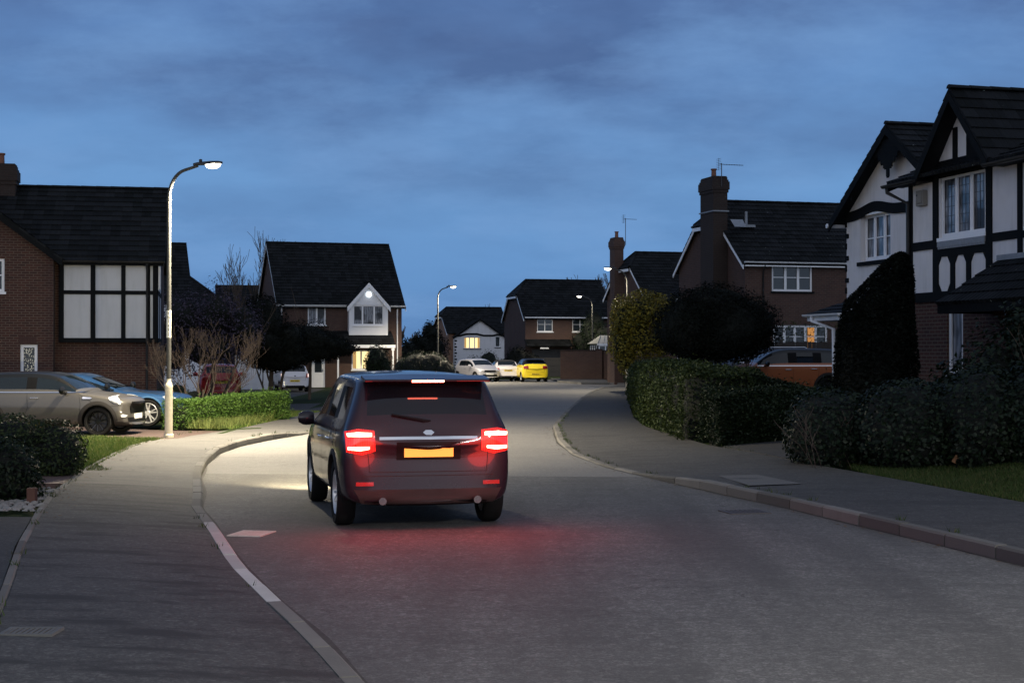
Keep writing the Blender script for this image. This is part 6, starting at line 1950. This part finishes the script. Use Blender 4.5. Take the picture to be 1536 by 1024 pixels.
# golden shrub
gs = tree('golden_shrub', (5.95, 70, .1), 'golden green leafy tree glowing under the second right lamp',
     [((-.75, 0, 2.9), (.75, .9, .95)), ((-.1, 0, 3.2), (.8, .9, .85)), ((.6, .2, 3.1), (.9, .9, .9)), ((-.85, 0, 2.0), (.6, .8, .9)), ((-.1, 0, 2.1), (.9, .9, 1.0)), ((.9, .3, 2.3), (.8, .8, .9)), ((-.7, 0, 1.2), (.45, .5, .5))], 13000, .12, leaf_mat('golden_leaves2', (0.03, 0.04, 0.012), (0.30, 0.24, 0.03), 0.5),
     [((.1, 0, -.1), (.0, 0, 1), 1.6, .09, 2), ((.25, .1, -.1), (.4, .1, 1), 1.5, .07, 2)], core=.5, lump=.3, shell=.35, seed=71); gs.scale = (1.1, 1.1, 1.14)
mound('privet_bush', [((6.35, 66, .7), (.8, 1.6, .95)), ((6.2, 70, .6), (.8, 2.2, .9)), ((6.9, 80, .7), (1.2, 1.5, 1.0))], 6000, .09, M_leafmix, 'brown green bush beside the second right lamp post', 'shrub', coremat=M_core, lump=.2, shell=.6, core=.75, seed=75)

# bare shrub behind the clipped hedge on the left
root = plant('bare_shrub', (-8.35, 41.4, .08), 'leafless many stemmed shrub beside the near lamp post', 'shrub')
mb = MB(); random.seed(23)
for k in range(9):
    a = -0.9+1.8*k/8+random.uniform(-.08, .08)
    branches(mb, (a*.35, random.uniform(-.15, .15), 0), (a*.95, random.uniform(-.25, .25), .9), random.uniform(.8, 1.0), .034, 5, .58, 2 if k % 3 else 3, .16, 6, curve=.45, minr=.0035)
mb.build('stem', M_barkp, root)
# purple leaved tree behind
random.seed(5)
tree('purple_tree', (-11.2, 57, -.1), 'sparse purple leaved tree behind the bare shrub',
     [((-1.0, 0, 3.1), (1.2, 1.1, 1.2)), ((.2, 0, 3.3), (1.1, 1.1, 1.2)), ((1.2, 0, 2.9), (1.0, 1, 1.1)), ((0, 0, 2.2), (1.7, 1.2, 1.1)), ((-1.4, 0, 1.9), (.9, .9, 1.0))], 9000, .09, M_leafpurple, [((0, 0, 0), (0, 0, 1), 1.8, .1, 3), ((.3, 0, 0), (.4, 0, 1), 1.7, .07, 3)], core=0.55, lump=.35, shell=.3, seed=81)
# low dark shrubs by the brick corner
mound('low_shrub', [((-9.6, 43.5, .5), (.6, .5, .55)), ((-9.0, 43.2, .4), (.5, .4, .45))], 3500, .05, M_leafmix, 'low rust green shrub at the foot of the brick wall behind the blue coupe', 'shrub', coremat=M_core, lump=.25, shell=.5, seed=85)
# two dark trees on the lawn
tree('dark_tree', (-9.5, 60, -.1), 'dark evergreen tree on the left lawn left of the white car',
     [((-.3, 0, 3.2), (.9, 1, 1.2)), ((-.1, 0, 2.2), (1.2, 1.2, .9)), ((.7, 0, 2.3), (.9, 1, .9)), ((.3, 0, 1.7), (1.3, 1, .5))], 16000, .09, M_leafblack,
     [((0, 0, -.1), (.05, 0, 1), 1.6, .13, 2), ((.35, 0, -.1), (.1, 0, 1), 1.5, .08, 2), ((-.1, .2, 0), (-.3, 0, 1), 1.4, .05, 2)], core=.75, lump=.25, shell=.6, seed=91)
tree('dark_tree', (-8.2, 62, -.1), 'dark spreading tree with thin trunk in front of the white car',
     [((0, 0, 2.4), (1.3, 1.1, .8)), ((-.9, 0, 2.3), (.9, 1, .8)), ((.9, 0, 2.2), (.9, .9, .45)), ((1.4, 0, 2.1), (.6, .7, .25)), ((0, 0, 1.95), (1.5, 1, .4))], 13000, .09, M_leafblack,
     [((0, 0, -.2), (0, 0, 1), 2.0, .07, 2)], core=.7, lump=.3, shell=.5, seed=95)
# bare tree against the sky beside the gable
root = plant('bare_tree', (-16.6, 104, -.3), 'tall bare tree with fine twigs left of the white bay house', 'tree')
mb = MB(); random.seed(3)
for k in range(3): branches(mb, (k*.25, 0, 0), (-.25+.15*k, 0, 1), 3.4, .13, 5, .42, 3, .3, 5, minr=.012)
mb.build('trunk', M_bark, root)
# round camellia by the lit window
tree('round_shrub', (-7.55, 86, -.3), 'round glossy shrub in front of the lit porch window',
     [((0, 0, 1.75), (.75, .8, .85)), ((-.2, 0, 1.4), (.6, .7, .6)), ((.35, 0, 1.3), (.5, .6, .6))], 4200, .10, M_leafdark, [((0, 0, 0), (0, 0, 1), 1.0, .05, 2)], core=.7, lump=.25, shell=.5, seed=101)
# hedge beyond, by the second left lamp
mound('garden_hedge', [((-5.6, 90, .7), (1.1, 1.5, 1.3)), ((-4.6, 89.5, .7), (1.0, 1.2, 1.25)), ((-6.3, 91, .6), (.8, 1.4, 1.1)), ((-3.9, 88.8, .5), (.7, 1.0, 1.0))], 8000, .09, M_leafdark, 'rounded garden hedge at the foot of the second left lamp', coremat=M_core, lump=.14, shell=.75, core=.85, seed=111)
# trees on the skyline
for i, (px, d, h_, r_, lab) in enumerate([(612, 150, 3.9, 2.4, 'hazy bare crowned tree low on the skyline left of the second lamp'), (643, 142, 4.6, 1.9, 'dark pointed evergreen on the skyline beside the second lamp'), (726, 175, 6.0, 3.2, 'treetop showing above the ridge of the farthest white house'), (905, 135, 8.0, 2.0, 'fine twiggy treetop behind the slim chimney')]):
    x = (px-768)/F*d
    if i == 1:
        tree('skyline_tree', (x, d, -.3), lab, [((0, 0, h_*.55), (r_, r_, h_*.4)), ((.2, 0, h_*.85), (r_*.5, r_*.5, h_*.25)), ((-r_, 0, h_*.4), (r_, r_, h_*.35))], 5000, .22, M_leafblack, [((0, 0, 0), (0, 0, 1), 2, .15, 1)], seed=120+i)
    else:
        root = plant('skyline_tree', (x, d, -.3), lab, 'tree')
        mb = MB(); random.seed(40+i)
        for k in range(4): branches(mb, (k*.6-.9, 0, 0), (random.uniform(-.4, .4), 0, 1), h_*.36, .14, 5, .45, 3, .2, 4, minr=.02)
        mb.build('trunk', M_bark, root)
        P, D = blob_points(2500, (0, 0, h_*.62), (r_, r_, h_*.33), .2, 7, .3); V, T = leaf_arrays(P, .16); np_mesh('crown', V, T, M_leafdark, root)
mound('far_hedge', [((-3.4+i*1.3, 141+random.uniform(-1, 1), .4), (1.2, 1.2, 1.2+.4*math.sin(i*2.1))) for i in range(4)], 5000, .14, M_leafmix, 'scrubby brown hedge in front of the farthest white house', coremat=M_core, lump=.3, shell=.5, seed=131)
mound('dark_bush', [((.35, 107, 1.1), (.95, .9, 1.3)), ((1.2, 107.5, .9), (.9, .9, 1.1)), ((-.3, 107, .7), (.7, .7, .8))], 5000, .11, M_leafblack, 'dark bush beneath the clipped gable of the far brick house', 'shrub', coremat=M_core, lump=.2, shell=.6, seed=135)
mound('climbing_shrub', [((5.9, 112.5, 3.4), (1.0, .7, 1.6)), ((5.2, 112.7, 2.6), (.9, .5, 1.0)), ((6.7, 112, 2.5), (1.0, .7, 1.5))], 5000, .13, M_leafdark, 'dark climbing shrub on the far brick house behind the conservatory', 'shrub', coremat=M_core, lump=.3, shell=.4, seed=137)

# near-left bushes
mound('corner_shrub', [((-6.55, 21.9, .40), (.5, .5, .5)), ((-7.1, 22.0, .45), (.65, .6, .58)), ((-7.9, 22.2, .45), (.8, .7, .55))], 16000, .05, M_leafmix, 'leafy rounded bush on the lawn in front of the grey hatchback', 'shrub', coremat=M_core, lump=.2, shell=.65, core=.78, seed=141)
mound('corner_shrub', [((-6.2, 18.4, .4), (.6, .5, .5)), ((-6.75, 18.0, .5), (.7, .6, .65)), ((-7.6, 18.2, .5), (.8, .7, .6))], 16000, .055, M_leafdark, 'darkest glossy bush nearest on the left beside the pebbles', 'shrub', coremat=M_core, lump=.2, shell=.65, core=.78, seed=145)
mound('yellow_heather', [((-7.75, 24.2, .62), (.24, .25, .16)), ((-7.45, 24.1, .60), (.18, .2, .14))], 2200, .03, leaf_mat('yellow_flowers', (.45, .30, .03), (.65, .48, .06), .7), 'clump of small yellow flowers behind the lawn bush', 'flowers', core=0, lump=.2, shell=.3, seed=149)
root = tag(empty('timber_post', (-5.60, 17.9, .1)), 'short brown timber post beside the pebbles', 'post')
mb = MB(); mb.box((-.05, -.05, -.1), (.05, .05, .19)); mb.build('post', simple('brown_post', (.10, .045, .03), .85, var=.3), root, bevel=.008)

# fallen leaves in the gutters and at the footway edge
k = 260; mb = MB()
for i in range(k):
    if i % 2: y = random.uniform(9, 40); x = interp(fRK, y)-random.uniform(.02, .25)**1.0; z = .008
    else: y = random.uniform(16, 34); x = interp(fLB, y)+random.uniform(-.05, .35); z = .135
    a = random.random()*6.3; s_ = random.uniform(.012, .028)
    mb.face([(x+math.cos(a+t_)*s_*f_, y+math.sin(a+t_)*s_*f_, z+random.uniform(0, .01)) for t_, f_ in ((0, 1.3), (1.4, .6), (3.14, 1.3), (4.6, .6))])
tag(mb.build('fallen_leaves', simple('dry_leaf', (.10, .06, .03), .9, var=.5)), 'scattered dry leaves along the gutter and footway edge', 'leaves', kind='stuff')

# ------------------------------------------------------------------ sky, light, camera
world = bpy.data.worlds.new('World'); scene.world = world; world.use_nodes = True
nt = world.node_tree; nt.nodes.clear()
class WN(NT):
    def __init__(self): self.nt = nt
w = WN()
out = w.n('ShaderNodeOutputWorld'); bg = w.n('ShaderNodeBackground'); w.l(bg.outputs[0], out.inputs[0])
tc = w.n('ShaderNodeTexCoord').outputs['Generated']
nrm = w.n('ShaderNodeVectorMath', operation='NORMALIZE'); w.l(tc, nrm.inputs[0]); dv = nrm.outputs[0]
s = w.n('ShaderNodeSeparateXYZ'); w.l(dv, s.inputs[0])
z = w.math('MAXIMUM', s.outputs[2], 0.0)
clear = w.ramp(z, [(0.0, (0.10, 0.22, 0.45)), (0.05, (0.125, 0.275, 0.54)), (0.11, (0.14, 0.30, 0.57)), (0.25, (0.10, 0.20, 0.44)), (0.45, (0.10, 0.145, 0.26)), (1.0, (0.14, 0.145, 0.18))])
den = w.math('ADD', z, 0.25)
cv = w.n('ShaderNodeCombineXYZ'); w.l(w.math('MULTIPLY', w.math('DIVIDE', s.outputs[0], den), 0.9), cv.inputs[0]); w.l(w.math('DIVIDE', s.outputs[1], den), cv.inputs[1])
cl = w.noise(cv.outputs[0], 1.7, 6, 0.55); cl2 = w.noise(cv.outputs[0], 2.6, 7, 0.62); cl3 = w.noise(cv.outputs[0], 0.7, 2, 0.5)
m1 = w.ramp(w.math('ADD', w.math('MULTIPLY', cl, .6), w.math('MULTIPLY', cl3, .45)), [(0.44, 0.0), (0.60, 1.0)])
hi = w.ramp(z, [(0.0, 0.30), (0.09, 0.42), (0.15, 0.85), (0.19, 1.0)])
dark = w.mix(w.math('MULTIPLY', w.math('MULTIPLY', m1, hi), .8), clear, w.mix(w.noise(cv.outputs[0], 5.0, 6, 0.6), (0.035, 0.075, 0.20), (0.095, 0.155, 0.32)))
m2 = w.ramp(cl2, [(0.46, 0.0), (0.66, 1.0)])
col = w.mix(w.math('MULTIPLY', m2, 0.5), dark, (0.17, 0.325, 0.60))
# brighter western sky behind the viewer (after sunset)
sky = w.n('ShaderNodeTexSky', sky_type='NISHITA'); sky.sun_disc = False; sky.sun_elevation = R(1.0); sky.sun_rotation = R(180+20); sky.altitude = 50
west = w.math('POWER', w.math('MULTIPLY', w.math('ADD', w.math('MULTIPLY', s.outputs[1], -1.0), 1.0), 0.5), 3.0)
add = w.mix(1.0, col, w.mix(west, (0, 0, 0), (0.58, 0.57, 0.52)), 'ADD')
skm = w.n('ShaderNodeVectorMath', operation='SCALE'); w.l(sky.outputs[0], skm.inputs[0]); skm.inputs['Scale'].default_value = 0.0
skt = w.mix(1.0, add, skm.outputs[0], 'ADD')
w.l(skt, bg.inputs[0]); bg.inputs[1].default_value = 1.08
SKY_SCALE = skm

sun = bpy.data.lights.new('sun', 'SUN'); sun.energy = 0.12; sun.angle = R(25); sun.color = (1.0, .86, .78)
so = bpy.data.objects.new('sun', sun); COL.objects.link(so); so.rotation_euler = (R(78), 0, R(-20))

cam = bpy.data.cameras.new('camera'); cam.sensor_width = 36; cam.lens = F/1536*36; cam.clip_end = 4000
co = bpy.data.objects.new('camera', cam); COL.objects.link(co)
co.location = (0, 0, CH); co.rotation_euler = (R(90)+math.atan(16/F), 0, 0)
scene.camera = co
scene.view_settings.view_transform = 'Standard'; scene.view_settings.look = 'None'
scene.view_settings.exposure = 0; scene.view_settings.gamma = 1
scene.cycles.use_denoising = True
scene.cycles.max_bounces = 6; scene.cycles.diffuse_bounces = 3; scene.cycles.glossy_bounces = 3; scene.cycles.transparent_max_bounces = 6
scene.cycles.sample_clamp_indirect = 4.0
